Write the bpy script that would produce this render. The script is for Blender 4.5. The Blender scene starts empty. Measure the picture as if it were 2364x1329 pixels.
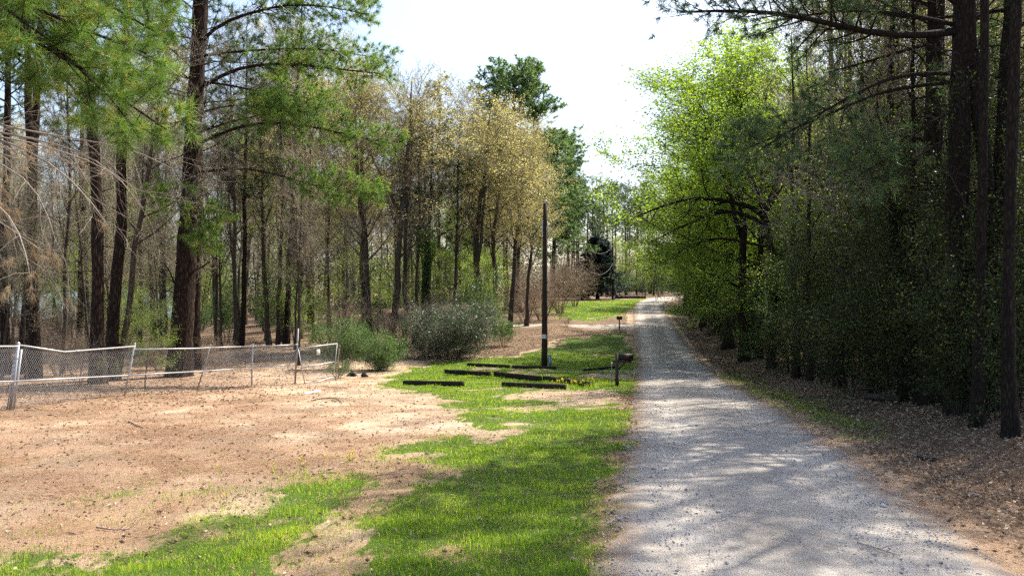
import bpy, math, random
import numpy as np
from mathutils import Vector, Matrix

# ------------------------------------------------------------------ camera, sky, sun, exposure
scene = bpy.context.scene
COL = scene.collection
EYE = 1.7
FPX = 1707.0                       # focal length in photograph pixels (2364 wide)
CX, HY = 1182.0, 655.0             # principal column and horizon row

cam_d = bpy.data.cameras.new('camera')
cam_d.sensor_width = 36.0
cam_d.lens = 36.0 * FPX / 2364.0
cam_d.clip_start = 0.1
cam_d.clip_end = 5000
cam = bpy.data.objects.new('camera', cam_d)
COL.objects.link(cam)
cam.location = (0, 0, EYE)
cam.rotation_euler = (math.radians(90) - math.atan((664.5 - HY) / FPX), 0, 0)
scene.camera = cam

SUN_AZ, SUN_EL = math.radians(45), math.radians(51)
TO_SUN = Vector((math.sin(SUN_AZ) * math.cos(SUN_EL), math.cos(SUN_AZ) * math.cos(SUN_EL), math.sin(SUN_EL)))
world = bpy.data.worlds.new('World')
scene.world = world
world.use_nodes = True
wn = world.node_tree
bg = wn.nodes['Background']
sky = wn.nodes.new('ShaderNodeTexSky')
sky.sky_type = 'NISHITA'
sky.sun_disc = False
sky.sun_elevation = SUN_EL
sky.sun_rotation = SUN_AZ
sky.air_density = 1.0
sky.dust_density = 2.6
sky.ozone_density = 1.0
wn.links.new(sky.outputs['Color'], bg.inputs['Color'])
bg.inputs['Strength'].default_value = 0.15
sun_d = bpy.data.lights.new('sun', 'SUN')
sun_d.energy = 4.8
sun_d.angle = math.radians(0.55)
sun_d.color = (1.0, 0.93, 0.82)
sun = bpy.data.objects.new('sun', sun_d)
COL.objects.link(sun)
sun.rotation_euler = TO_SUN.to_track_quat('Z', 'Y').to_euler()
sun.location = (30, 30, 60)

vs = scene.view_settings
vs.view_transform = 'Standard'
vs.look = 'None'
vs.exposure = 1.1
vs.gamma = 1.0
vs.use_curve_mapping = False
scene.render.engine = 'CYCLES'
cy = scene.cycles
cy.max_bounces = 4
cy.diffuse_bounces = 2
cy.glossy_bounces = 2
cy.transmission_bounces = 3
cy.transparent_max_bounces = 4
cy.use_adaptive_sampling = True
cy.adaptive_threshold = 0.03
cy.use_denoising = False
cy.sample_clamp_indirect = 6.0
cy.caustics_reflective = False
cy.caustics_refractive = False

rng = np.random.default_rng(7)

# ------------------------------------------------------------------ terrain
def sstep(a, b, v):
    t = np.clip((np.asarray(v, float) - a) / (b - a), 0, 1)
    return t * t * (3 - 2 * t)

_py = np.array([-120, -20, 0, 5, 10, 17, 23, 28, 34, 41, 50, 62, 80, 100, 130, 160, 300, 2500], float)
_pz = np.array([1.5, 1.0, 0.0, -.38, -.75, -1.19, -1.72, -2.15, -2.5, -2.72, -2.55, -2.1, -1.65, -1.2, -.8, -.6, 0.5, 2.0])
_lz = np.array([1.5, 1.0, 0.0, -.38, -.75, -1.19, -1.72, -2.15, -2.45, -2.65, -2.85, -3.15, -3.6, -4.2, -4.9, -5.4, -7.0, -7.0])
# smooth resample
_gy = np.linspace(-120, 2500, 5241)
def _smooth(z):
    v = np.interp(_gy, _py, z)
    k = np.hanning(17); k /= k.sum()
    return np.convolve(np.pad(v, 8, mode='edge'), k, mode='valid')
_GP, _GL = _smooth(_pz), _smooth(_lz)

# road centre line and half width
_ry = np.array([-60, -10, 5.4, 13.7, 24, 38, 62, 85, 100, 115, 130, 142, 152], float)
_rx = np.array([-11.5, -.7, 2.15, 3.83, 5.75, 8.35, 12.0, 15.8, 18.5, 22.0, 27.0, 33.0, 41.0])
_rw = np.array([1.5, 1.5, 1.5, 1.6, 1.75, 1.85, 1.75, 1.8, 1.95, 2.2, 2.6, 2.6, 2.6])
def road_c(y):
    return np.interp(y, _ry, _rx), np.interp(y, _ry, _rw)

def vnoise(x, y, s, seed=0):
    """cheap value noise in 2D, vectorised, range -1..1"""
    x = np.asarray(x, float) / s; y = np.asarray(y, float) / s
    xi = np.floor(x).astype(np.int64); yi = np.floor(y).astype(np.int64)
    fx = x - xi; fy = y - yi
    fx = fx * fx * (3 - 2 * fx); fy = fy * fy * (3 - 2 * fy)
    def h(a, b):
        n = (a * 374761393 + b * 668265263 + seed * 974634777) & 0x7fffffff
        n = ((n ^ (n >> 13)) * 1274126177) & 0x7fffffff
        return ((n ^ (n >> 16)) & 0xffff) / 32767.5 - 1
    return (h(xi, yi) * (1 - fx) + h(xi + 1, yi) * fx) * (1 - fy) + (h(xi, yi + 1) * (1 - fx) + h(xi + 1, yi + 1) * fx) * fy

def H(x, y):
    x = np.asarray(x, float); y = np.asarray(y, float)
    x, y = np.broadcast_arrays(x, y)
    p = np.interp(y, _gy, _GP); l = np.interp(y, _gy, _GL)
    w = sstep(-4, -42, x)
    uu = x / np.maximum(y, 1.)
    l = np.maximum(l, -3.3 - 4 * sstep(-.405, -.455, uu))
    z = p * (1 - w) + l * w
    cx, hw = road_c(y)
    d = x - cx                                   # offset from road centre
    far = sstep(140, 175, y)
    # shallow ditch and bank on the right, slight shoulder on the left
    dr = d - hw
    ditch = -0.22 * np.exp(-((dr - 1.7) / 0.9) ** 2) + 0.35 * sstep(2.6, 7.0, dr)
    z = z + ditch * (1 - far)
    onroad = np.exp(-(d / (hw + .25)) ** 8)
    rough = vnoise(x, y, 2.3, 1) * .035 + vnoise(x, y, .8, 2) * .014 + vnoise(x, y, 9, 3) * .08
    z = z + rough * (1 - .9 * onroad)
    # wheel ruts of the track crossing the near grass
    z = z - 0.035 * np.exp(-((x - (-3.2 + .30 * (y - 5.2))) / .28) ** 2) * sstep(11.5, 9.5, y) * sstep(3.5, 4.5, y)
    # leaf covered mound beside the drive
    z = z + .55 * np.exp(-(((x - 3.6) / 1.9) ** 2 + ((y - 61.0) / 1.6) ** 2))
    return z

def at(px, py, lo=3.0, hi=900.0):
    """ground point seen at a photograph pixel"""
    u = (px - CX) / FPX; v = (HY - py) / FPX
    Y = np.geomspace(lo, hi, 1400)
    g = EYE + v * Y - H(u * Y, Y)
    i = np.argmax(g < 0)
    if g[i] >= 0: i = len(Y) - 1
    t = g[i - 1] / (g[i - 1] - g[i] + 1e-9) if i > 0 else 0
    y = Y[i - 1] + (Y[i] - Y[i - 1]) * t
    return np.array([u * y, y, float(H(u * y, y))])

def lift(px, py, Y):
    """point at distance Y seen at a photograph pixel"""
    return np.array([(px - CX) / FPX * Y, Y, EYE + (HY - py) / FPX * Y])

def topx(x, y, z):
    y = np.maximum(y, .5)
    return CX + FPX * x / y, HY + FPX * (EYE - z) / y

def inpoly(px, py, poly):
    poly = np.asarray(poly, float)
    c = np.zeros(np.shape(px), bool)
    j = len(poly) - 1
    for i in range(len(poly)):
        xi, yi = poly[i]; xj, yj = poly[j]
        m = ((yi > py) != (yj > py)) & (px < (xj - xi) * (py - yi) / (yj - yi + 1e-12) + xi)
        c ^= m
        j = i
    return c

# ------------------------------------------------------------------ mesh collector
class MB:
    def __init__(s):
        s.v = []; s.q = []; s.t = []; s.qm = []; s.tm = []; s.r = []; s.n = 0
    def add(s, v, q=None, t=None, m=0, r=0.5):
        v = np.asarray(v, np.float32).reshape(-1, 3)
        if q is not None and len(q):
            q = np.asarray(q, np.int64).reshape(-1, 4) + s.n
            s.q.append(q); s.qm.append(np.full(len(q), m, np.int32))
        if t is not None and len(t):
            t = np.asarray(t, np.int64).reshape(-1, 3) + s.n
            s.t.append(t); s.tm.append(np.full(len(t), m, np.int32))
        s.v.append(v)
        s.r.append(np.broadcast_to(np.asarray(r, np.float32), (len(v),)))
        s.n += len(v)
    def mesh(s, name, mats, smooth=False):
        me = bpy.data.meshes.new(name)
        v = np.concatenate(s.v) if s.v else np.zeros((0, 3), np.float32)
        q = np.concatenate(s.q) if s.q else np.zeros((0, 4), np.int64)
        t = np.concatenate(s.t) if s.t else np.zeros((0, 3), np.int64)
        loops = np.concatenate([q.ravel(), t.ravel()]).astype(np.int32)
        starts = np.concatenate([np.arange(len(q)) * 4, len(q) * 4 + np.arange(len(t)) * 3]).astype(np.int32)
        mi = np.concatenate(([*s.qm] or [np.zeros(0, np.int32)]) + ([*s.tm] or [np.zeros(0, np.int32)])).astype(np.int32)
        me.vertices.add(len(v)); me.vertices.foreach_set('co', v.ravel())
        me.loops.add(len(loops)); me.loops.foreach_set('vertex_index', loops)
        me.polygons.add(len(starts)); me.polygons.foreach_set('loop_start', starts)
        me.polygons.foreach_set('material_index', mi)
        if smooth: me.polygons.foreach_set('use_smooth', np.ones(len(starts), bool))
        a = me.attributes.new('rnd', 'FLOAT', 'POINT')
        a.data.foreach_set('value', np.concatenate(s.r).astype(np.float32))
        for m in (mats if isinstance(mats, (list, tuple)) else [mats]): me.materials.append(m)
        me.update(calc_edges=True)
        return me
    # ---- shapes
    def box(s, c, size, m=0, rot=None, r=.5):
        hx, hy, hz = np.asarray(size) / 2
        v = np.array([[x, y, z] for x in (-hx, hx) for y in (-hy, hy) for z in (-hz, hz)])
        if rot is not None: v = v @ np.asarray(rot).T
        v = v + np.asarray(c)
        s.add(v, q=[[0, 1, 3, 2], [4, 6, 7, 5], [0, 4, 5, 1], [2, 3, 7, 6], [0, 2, 6, 4], [1, 5, 7, 3]], m=m, r=r)
    def tubes(s, P, R, k=6, m=0, r=None, cap=True):
        P = np.asarray(P, float); R = np.asarray(R, float)
        if P.ndim == 2: P = P[None]; R = R[None]
        B, S, _ = P.shape
        T = np.gradient(P, axis=1)
        T /= np.linalg.norm(T, axis=2, keepdims=True) + 1e-9
        mean = P[:, -1] - P[:, 0]
        ax = np.argmin(np.abs(mean), axis=1)
        ref = np.eye(3)[ax][:, None, :]
        n1 = np.cross(T, ref); n1 /= np.linalg.norm(n1, axis=2, keepdims=True) + 1e-9
        n2 = np.cross(T, n1)
        a = np.arange(k) / k * 2 * math.pi
        V = P[:, :, None, :] + R[:, :, None, None] * (np.cos(a)[None, None, :, None] * n1[:, :, None, :] + np.sin(a)[None, None, :, None] * n2[:, :, None, :])
        idx = np.arange(B * S * k).reshape(B, S, k)
        a0 = idx[:, :-1]; a1 = idx[:, 1:]
        q = np.stack([a0, np.roll(a0, -1, 2), np.roll(a1, -1, 2), a1], -1).reshape(-1, 4)
        rr = .5 if r is None else np.repeat(np.asarray(r, np.float32), S * k)
        t = None
        if cap and B <= 40:
            tl = []
            for b in range(B):
                for e in (0, S - 1):
                    for i in range(1, k - 1):
                        tl.append([idx[b, e, 0], idx[b, e, i], idx[b, e, i + 1]] if e else [idx[b, e, 0], idx[b, e, i + 1], idx[b, e, i]])
            t = np.array(tl)
        s.add(V.reshape(-1, 3), q=q, t=t, m=m, r=rr)
    def leaves(s, C, L, W, m=0, r=None, g=None, D=None, flat=0.0):
        """diamond leaves: centres C, length L, width W, optional long axis D"""
        n = len(C)
        if n == 0: return
        if D is None:
            D = g.normal(size=(n, 3)); D[:, 2] *= .7
        D = D / (np.linalg.norm(D, axis=1, keepdims=True) + 1e-9)
        E = g.normal(size=(n, 3))
        if flat: E = E * (1, 1, 1 - flat)
        E = np.cross(D, np.cross(E, D)); E /= np.linalg.norm(E, axis=1, keepdims=True) + 1e-9
        L = np.broadcast_to(L, (n,))[:, None]; W = np.broadcast_to(W, (n,))[:, None]
        bend = np.cross(D, E) * L * .12
        V = np.stack([C - D * L / 2, C + E * W / 2 - bend, C + D * L / 2, C - E * W / 2 - bend], 1).reshape(-1, 3)
        r = g.random(n) if r is None else r
        s.add(V, q=np.arange(n * 4).reshape(n, 4), m=m, r=np.repeat(r, 4))
    def needles(s, base, tip, w, m=0, r=None, g=None):
        n = len(base)
        d = tip - base
        e = np.cross(d, g.normal(size=(n, 3))); e /= np.linalg.norm(e, axis=1, keepdims=True) + 1e-9
        w = np.broadcast_to(w, (n,))[:, None]
        V = np.stack([base - e * w / 2, base + e * w / 2, tip], 1).reshape(-1, 3)
        r = g.random(n) if r is None else r
        s.add(V, t=np.arange(n * 3).reshape(n, 3), m=m, r=np.repeat(r, 3))

def link(o):
    COL.objects.link(o); return o

def obj(name, mesh, parent=None, loc=None):
    o = link(bpy.data.objects.new(name, mesh))
    if parent is not None: o.parent = parent
    if loc is not None: o.location = loc
    return o

def tag(o, label=None, cat=None, group=None, kind=None):
    if label: o['label'] = label
    if cat: o['category'] = cat
    if group: o['group'] = group
    if kind: o['kind'] = kind
    return o

def thing(name, label, cat, loc=(0, 0, 0), group=None, rz=0.0):
    o = link(bpy.data.objects.new(name, None))
    o.empty_display_size = .2
    o.location = loc; o.rotation_euler = (0, 0, rz)
    return tag(o, label, cat, group)

# ------------------------------------------------------------------ materials
def nodes(name):
    m = bpy.data.materials.new(name); m.use_nodes = True
    nt = m.node_tree; nt.nodes.clear()
    out = nt.nodes.new('ShaderNodeOutputMaterial')
    return m, nt, out
def N(nt, t, **kw):
    n = nt.nodes.new(t)
    for k, v in kw.items():
        if k.startswith('_'): setattr(n, k[1:], v)
        else: n.inputs[k].default_value = v
    return n
def ramp(nt, stops, inp=None, interp='LINEAR'):
    n = nt.nodes.new('ShaderNodeValToRGB')
    n.color_ramp.interpolation = interp
    el = n.color_ramp.elements
    while len(el) > 1: el.remove(el[0])
    el[0].position = stops[0][0]; el[0].color = (*stops[0][1], 1)
    for p, c in stops[1:]:
        e = el.new(p); e.color = (*c, 1)
    if inp is not None: nt.links.new(inp, n.inputs['Fac'])
    return n
def mixc(nt, a, b, f, blend='MIX'):
    n = nt.nodes.new('ShaderNodeMix'); n.data_type = 'RGBA'; n.blend_type = blend
    for s, v in ((6, a), (7, b)):
        if hasattr(v, 'links'): nt.links.new(v, n.inputs[s])
        else: n.inputs[s].default_value = (*v, 1)
    if hasattr(f, 'links'): nt.links.new(f, n.inputs[0])
    else: n.inputs[0].default_value = f
    return n.outputs[2]
def noise(nt, scale, detail=4, rough=.6, vec=None, dist=0.0):
    n = N(nt, 'ShaderNodeTexNoise', Scale=scale, Detail=detail, Roughness=rough, Distortion=dist)
    if vec is not None: nt.links.new(vec, n.inputs['Vector'])
    return n
def mathn(nt, op, a, b=None, clamp=False):
    n = nt.nodes.new('ShaderNodeMath'); n.operation = op; n.use_clamp = clamp
    for i, v in enumerate((a, b)):
        if v is None: continue
        if hasattr(v, 'links'): nt.links.new(v, n.inputs[i])
        else: n.inputs[i].default_value = v
    return n.outputs[0]

def leaf_mat(name, stops, trans=.45, rough=.5, spec=.3, tint=(1.15, 1.1, .55), objvar=.25):
    m, nt, out = nodes(name)
    at_ = N(nt, 'ShaderNodeAttribute', _attribute_name='rnd')
    cr = ramp(nt, stops, at_.outputs['Fac'])
    oi = nt.nodes.new('ShaderNodeObjectInfo')
    hsv = N(nt, 'ShaderNodeHueSaturation')
    nt.links.new(cr.outputs[0], hsv.inputs['Color'])
    mr = N(nt, 'ShaderNodeMapRange'); nt.links.new(oi.outputs['Random'], mr.inputs['Value'])
    mr.inputs['To Min'].default_value = 1 - objvar; mr.inputs['To Max'].default_value = 1 + objvar
    nt.links.new(mr.outputs[0], hsv.inputs['Value'])
    p = N(nt, 'ShaderNodeBsdfPrincipled', Roughness=rough)
    p.inputs['Specular IOR Level'].default_value = spec
    nt.links.new(hsv.outputs[0], p.inputs['Base Color'])
    tr = nt.nodes.new('ShaderNodeBsdfTranslucent')
    tc = mixc(nt, hsv.outputs[0], tint, 1.0, 'MULTIPLY')
    tb = N(nt, 'ShaderNodeHueSaturation', Value=1.5); nt.links.new(tc, tb.inputs['Color'])
    nt.links.new(tb.outputs[0], tr.inputs['Color'])
    mx = N(nt, 'ShaderNodeMixShader', Fac=trans)
    nt.links.new(p.outputs[0], mx.inputs[1]); nt.links.new(tr.outputs[0], mx.inputs[2])
    nt.links.new(mx.outputs[0], out.inputs['Surface'])
    return m

def bark_mat(name, dark, mid, light, scale=(9, 9, 1.6), bump=.9, vor=2.2):
    m, nt, out = nodes(name)
    tc = nt.nodes.new('ShaderNodeTexCoord')
    mp = N(nt, 'ShaderNodeMapping'); mp.inputs['Scale'].default_value = scale
    nt.links.new(tc.outputs['Object'], mp.inputs['Vector'])
    v = N(nt, 'ShaderNodeTexVoronoi', _feature='DISTANCE_TO_EDGE', Scale=vor)
    n1 = noise(nt, 3.5, 6, .7, mp.outputs[0], .4)
    vv = mixc(nt, mp.outputs[0], n1.outputs['Color'], .25); nt.links.new(vv, v.inputs['Vector'])
    n2 = noise(nt, 11, 5, .7, mp.outputs[0])
    cr = ramp(nt, [(0, dark), (.18, mid), (.55, light)], v.outputs['Distance'])
    n3 = noise(nt, 1.3, 3, .6, mp.outputs[0])
    c2 = mixc(nt, cr.outputs[0], ramp(nt, [(.3, (.35, .33, .32)), (.7, (1.25, 1.15, 1.05))], n2.outputs['Fac']).outputs[0], .75, 'MULTIPLY')
    c3 = mixc(nt, c2, ramp(nt, [(.35, (.7, .7, .72)), (.65, (1.15, 1.1, 1.0))], n3.outputs['Fac']).outputs[0], 1.0, 'MULTIPLY')
    p = N(nt, 'ShaderNodeBsdfPrincipled', Roughness=.95)
    p.inputs['Specular IOR Level'].default_value = .15
    nt.links.new(c3, p.inputs['Base Color'])
    hgt = mathn(nt, 'ADD', ramp(nt, [(0, (0, 0, 0)), (.25, (1, 1, 1))], v.outputs['Distance']).outputs[0], mathn(nt, 'MULTIPLY', n2.outputs['Fac'], .6))
    b = N(nt, 'ShaderNodeBump', Strength=bump, Distance=.04)
    nt.links.new(hgt, b.inputs['Height']); nt.links.new(b.outputs[0], p.inputs['Normal'])
    nt.links.new(p.outputs[0], out.inputs['Surface'])
    return m

def plain_mat(name, c1, c2=None, rough=.6, metal=0.0, scale=20, bump=0.0, spec=.3, stretch=(1, 1, 1)):
    m, nt, out = nodes(name)
    p = N(nt, 'ShaderNodeBsdfPrincipled', Roughness=rough, Metallic=metal)
    p.inputs['Specular IOR Level'].default_value = spec
    tc = nt.nodes.new('ShaderNodeTexCoord')
    mp = N(nt, 'ShaderNodeMapping'); mp.inputs['Scale'].default_value = stretch
    nt.links.new(tc.outputs['Object'], mp.inputs['Vector'])
    n = noise(nt, scale, 5, .65, mp.outputs[0])
    cr = ramp(nt, [(.3, c1), (.7, c2 or c1)], n.outputs['Fac'])
    nt.links.new(cr.outputs[0], p.inputs['Base Color'])
    if bump:
        b = N(nt, 'ShaderNodeBump', Strength=bump, Distance=.01)
        nt.links.new(n.outputs['Fac'], b.inputs['Height']); nt.links.new(b.outputs[0], p.inputs['Normal'])
    nt.links.new(p.outputs[0], out.inputs['Surface'])
    return m

def scatter_mat(name, stops, rough=.9, trans=0.0, spec=.2):
    m, nt, out = nodes(name)
    a = N(nt, 'ShaderNodeAttribute', _attribute_name='rnd')
    cr = ramp(nt, stops, a.outputs['Fac'])
    p = N(nt, 'ShaderNodeBsdfPrincipled', Roughness=rough)
    p.inputs['Specular IOR Level'].default_value = spec
    nt.links.new(cr.outputs[0], p.inputs['Base Color'])
    s = p.outputs[0]
    if trans:
        tr = nt.nodes.new('ShaderNodeBsdfTranslucent'); nt.links.new(cr.outputs[0], tr.inputs['Color'])
        mx = N(nt, 'ShaderNodeMixShader', Fac=trans)
        nt.links.new(s, mx.inputs[1]); nt.links.new(tr.outputs[0], mx.inputs[2]); s = mx.outputs[0]
    nt.links.new(s, out.inputs['Surface'])
    return m

M = {}
M['pine_bark'] = bark_mat('pine_bark', (.016, .012, .010), (.058, .039, .031), (.125, .088, .07))
M['grey_bark'] = bark_mat('grey_bark', (.05, .042, .036), (.12, .105, .09), (.2, .18, .155), (12, 12, 2.5), .5, 3)
M['dark_bark'] = bark_mat('dark_bark', (.014, .011, .009), (.036, .028, .023), (.062, .05, .042), (12, 12, 2.5), .5, 3)
M['twig'] = plain_mat('twig', (.20, .165, .13), (.34, .285, .23), .9, scale=4, spec=.1)
M['brown_twig'] = plain_mat('brown_twig', (.20, .15, .105), (.36, .275, .20), .9, scale=4, spec=.1)
M['dark_twig'] = plain_mat('dark_twig', (.05, .04, .032), (.09, .07, .055), .9, scale=4, spec=.1)
M['needles'] = leaf_mat('pine_needles', [(0, (.05, .10, .02)), (.5, (.105, .185, .034)), (.88, (.19, .27, .055)), (1, (.30, .22, .07))], .45, .45, .4, (1.0, 1.05, .6), .15)
M['needles_far'] = leaf_mat('pine_needles_far', [(0, (.032, .058, .026)), (.5, (.066, .105, .042)), (1, (.125, .165, .06))], .35, .5, .3, (1.0, 1.05, .7), .2)
M['needles_crown'] = leaf_mat('pine_needles_crown', [(0, (.045, .085, .035)), (.5, (.095, .155, .055)), (1, (.17, .23, .075))], .42, .5, .3, (1.0, 1.05, .7), .1)
M['dead_needles'] = leaf_mat('dead_needles', [(0, (.17, .115, .065)), (.5, (.28, .20, .12)), (1, (.40, .31, .20))], .3, .7, .1, (1, 1, 1), .1)
M['green_leaf'] = leaf_mat('fresh_green_leaf', [(0, (.10, .17, .03)), (.5, (.20, .30, .05)), (.85, (.32, .41, .065)), (1, (.43, .45, .09))], .55, .5, .25, (1.1, 1.15, .45), .2)
M['yellow_leaf'] = leaf_mat('yellow_bud_leaf', [(0, (.24, .23, .12)), (.4, (.39, .37, .20)), (.75, (.54, .48, .24)), (1, (.40, .46, .19))], .5, .6, .2, (1.1, 1.05, .6), .2)
M['fresh_leaf'] = leaf_mat('layered_fresh_leaf', [(0, (.10, .19, .05)), (.5, (.19, .31, .07)), (1, (.33, .42, .11))], .5, .5, .25, (1.05, 1.1, .6), .15)
M['evergreen'] = leaf_mat('evergreen_leaf', [(0, (.016, .028, .011)), (.5, (.042, .064, .02)), (.82, (.10, .125, .034)), (1, (.24, .26, .05))], .25, .5, .18, (1.1, 1.15, .5), .3)
M['bush_green'] = leaf_mat('bush_green_leaf', [(0, (.03, .07, .016)), (.6, (.068, .13, .03)), (1, (.14, .215, .055))], .4, .45, .4, (1.05, 1.1, .6), .2)
M['silver_leaf'] = leaf_mat('silver_green_leaf', [(0, (.025, .042, .02)), (.6, (.062, .09, .045)), (1, (.17, .215, .13))], .3, .4, .5, (1.0, 1.05, .8), .1)
M['bud'] = leaf_mat('pine_bud', [(0, (.36, .17, .04)), (1, (.55, .30, .07))], .3, .6, .2, (1, 1, 1), 0)
M['cedar'] = leaf_mat('cedar_leaf', [(0, (.014, .028, .022)), (1, (.035, .06, .048))], .2, .6, .2, (1, 1, .8), .2)
M['rust_leaf'] = leaf_mat('rust_leaf', [(0, (.22, .12, .07)), (.6, (.34, .20, .12)), (1, (.42, .28, .16))], .4, .7, .1, (1, 1, .9), .1)
M['grass'] = leaf_mat('grass_blade', [(0, (.07, .13, .018)), (.45, (.165, .28, .02)), (.8, (.31, .42, .034)), (.9, (.39, .43, .06)), (1, (.46, .40, .19))], .5, .45, .3, (1.1, 1.12, .4), 0)
M['litter'] = scatter_mat('leaf_litter', [(0, (.10, .06, .035)), (.4, (.24, .15, .09)), (.75, (.42, .29, .19)), (1, (.62, .50, .38))], .75, .25, .3)
M['straw'] = scatter_mat('pine_straw', [(0, (.14, .075, .04)), (.5, (.30, .175, .095)), (1, (.48, .31, .185))], .8, .15)
M['stone'] = scatter_mat('gravel_stone', [(0, (.22, .21, .20)), (.5, (.38, .37, .36)), (1, (.60, .58, .55))], .9)
M['clod'] = scatter_mat('soil_clod', [(0, (.09, .055, .035)), (1, (.26, .17, .11))], 1.0)
M['galv'] = plain_mat('galvanised_steel', (.34, .35, .36), (.50, .51, .52), .5, .35, 14)
M['galv_wire'] = plain_mat('galvanised_wire', (.36, .36, .365), (.48, .48, .49), .6, .3, 14)
M['galv_dull'] = plain_mat('weathered_steel', (.20, .18, .16), (.36, .34, .32), .6, .5, 9)
M['rust'] = plain_mat('rusty_steel', (.16, .085, .05), (.34, .21, .13), .85, .2, 12)
M['creosote'] = plain_mat('creosoted_pole', (.022, .013, .010), (.055, .034, .026), .85, 0, 8, .5, .2, (6, 6, .6))
M['tie'] = plain_mat('weathered_timber', (.018, .014, .012), (.05, .04, .034), .95, 0, 8, .8, .1, (1, 8, 8))
M['tie_top'] = plain_mat('weathered_timber_top', (.11, .10, .085), (.22, .2, .17), .95, 0, 8, .8, .1, (1, 8, 8))
M['post_wood'] = plain_mat('post_wood', (.04, .03, .023), (.095, .072, .053), .9, 0, 9, .5, .2, (6, 6, .7))
M['pale_wood'] = plain_mat('pale_wood', (.26, .19, .12), (.42, .33, .22), .9, 0, 9, .5, .2, (6, 6, .7))
M['mailbox'] = plain_mat('mailbox_black', (.008, .008, .009), (.018, .018, .02), .55, 0, 5, 0, .25)
M['white'] = plain_mat('white_paint', (.68, .68, .68), (.8, .8, .8), .5, 0, 6)
M['grey_box'] = plain_mat('grey_cabinet', (.30, .33, .34), (.38, .41, .42), .5, 0, 5)
M['steel_grey'] = plain_mat('transformer_grey', (.42, .44, .45), (.52, .54, .55), .45, .1, 5)
M['black'] = plain_mat('black_print', (.03, .03, .03), (.04, .04, .04), .7)
M['red_print'] = plain_mat('red_print', (.3, .03, .03), (.35, .04, .04), .7)
M['ceramic'] = plain_mat('insulator', (.55, .55, .52), (.65, .65, .62), .3)
M['wire'] = plain_mat('wire_pale', (.22, .22, .22), (.28, .28, .28), .5, .3)
M['yellow'] = plain_mat('flower_yellow', (.75, .55, .02), (.85, .68, .05), .6)
M['terracotta'] = plain_mat('rusty_can', (.20, .11, .09), (.32, .2, .17), .7)

# ------------------------------------------------------------------ ground zones (photograph outline -> ground)
GA = [(1080, 918), (1460, 935), (1466, 960), (1452, 1020), (1425, 1080), (1412, 1150), (1362, 1190), (1345, 1250), (1310, 1290), (1300, 1345), (760, 1345), (800, 1310), (885, 1262), (925, 1225), (850, 1212), (900, 1160), (960, 1105), (1010, 1062), (1070, 1032), (900, 1058), (890, 1046), (1000, 1015), (1105, 1000), (1075, 960)]
GA2 = [(1300, 1345), (1310, 1260), (1350, 1210), (1400, 1170), (1425, 1200), (1400, 1290), (1370, 1345)]
GB = [(872, 1078), (845, 1130), (805, 1190), (740, 1235), (640, 1292), (560, 1345), (-60, 1345), (-60, 1325), (20, 1300), (70, 1262), (80, 1245), (170, 1255), (200, 1292), (330, 1288), (400, 1240), (480, 1190), (560, 1165), (580, 1140), (680, 1090), (770, 1085)]
GC = [(180, 1165), (260, 1118), (370, 1140), (520, 1112), (525, 1130), (400, 1168), (310, 1205), (230, 1195)]
GD = [(860, 888), (935, 852), (1000, 838), (1090, 829), (1190, 822), (1270, 800), (1300, 786), (1345, 778), (1440, 763), (1462, 790), (1478, 830), (1472, 870), (1462, 905), (1380, 905), (1290, 896), (1190, 906), (1080, 930), (940, 902)]
GE = [(1262, 716), (1275, 700), (1400, 693), (1520, 688), (1480, 706), (1445, 722), (1400, 737), (1335, 742), (1290, 735)]
GF = [(1530, 722), (1560, 706), (1600, 706), (1600, 722), (1560, 730)]
GR = [(1650, 875), (1730, 905), (1850, 965), (1905, 1010), (1985, 1020), (2050, 990), (1960, 950), (1820, 900), (1710, 850)]
BARE = [[(1290, 915), (1380, 902), (1480, 905), (1480, 935), (1380, 930), (1290, 925)], [(1180, 940), (1240, 940), (1245, 950), (1190, 950)],
        [(990, 1080), (1060, 1092), (1050, 1106), (1000, 1100)], [(1100, 985), (1200, 1000), (1180, 1030), (1080, 1020)],
        [(980, 1245), (1080, 1230), (1140, 1255), (1040, 1290), (980, 1280)], [(1310, 868), (1480, 860), (1480, 872), (1310, 876)]]

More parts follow.
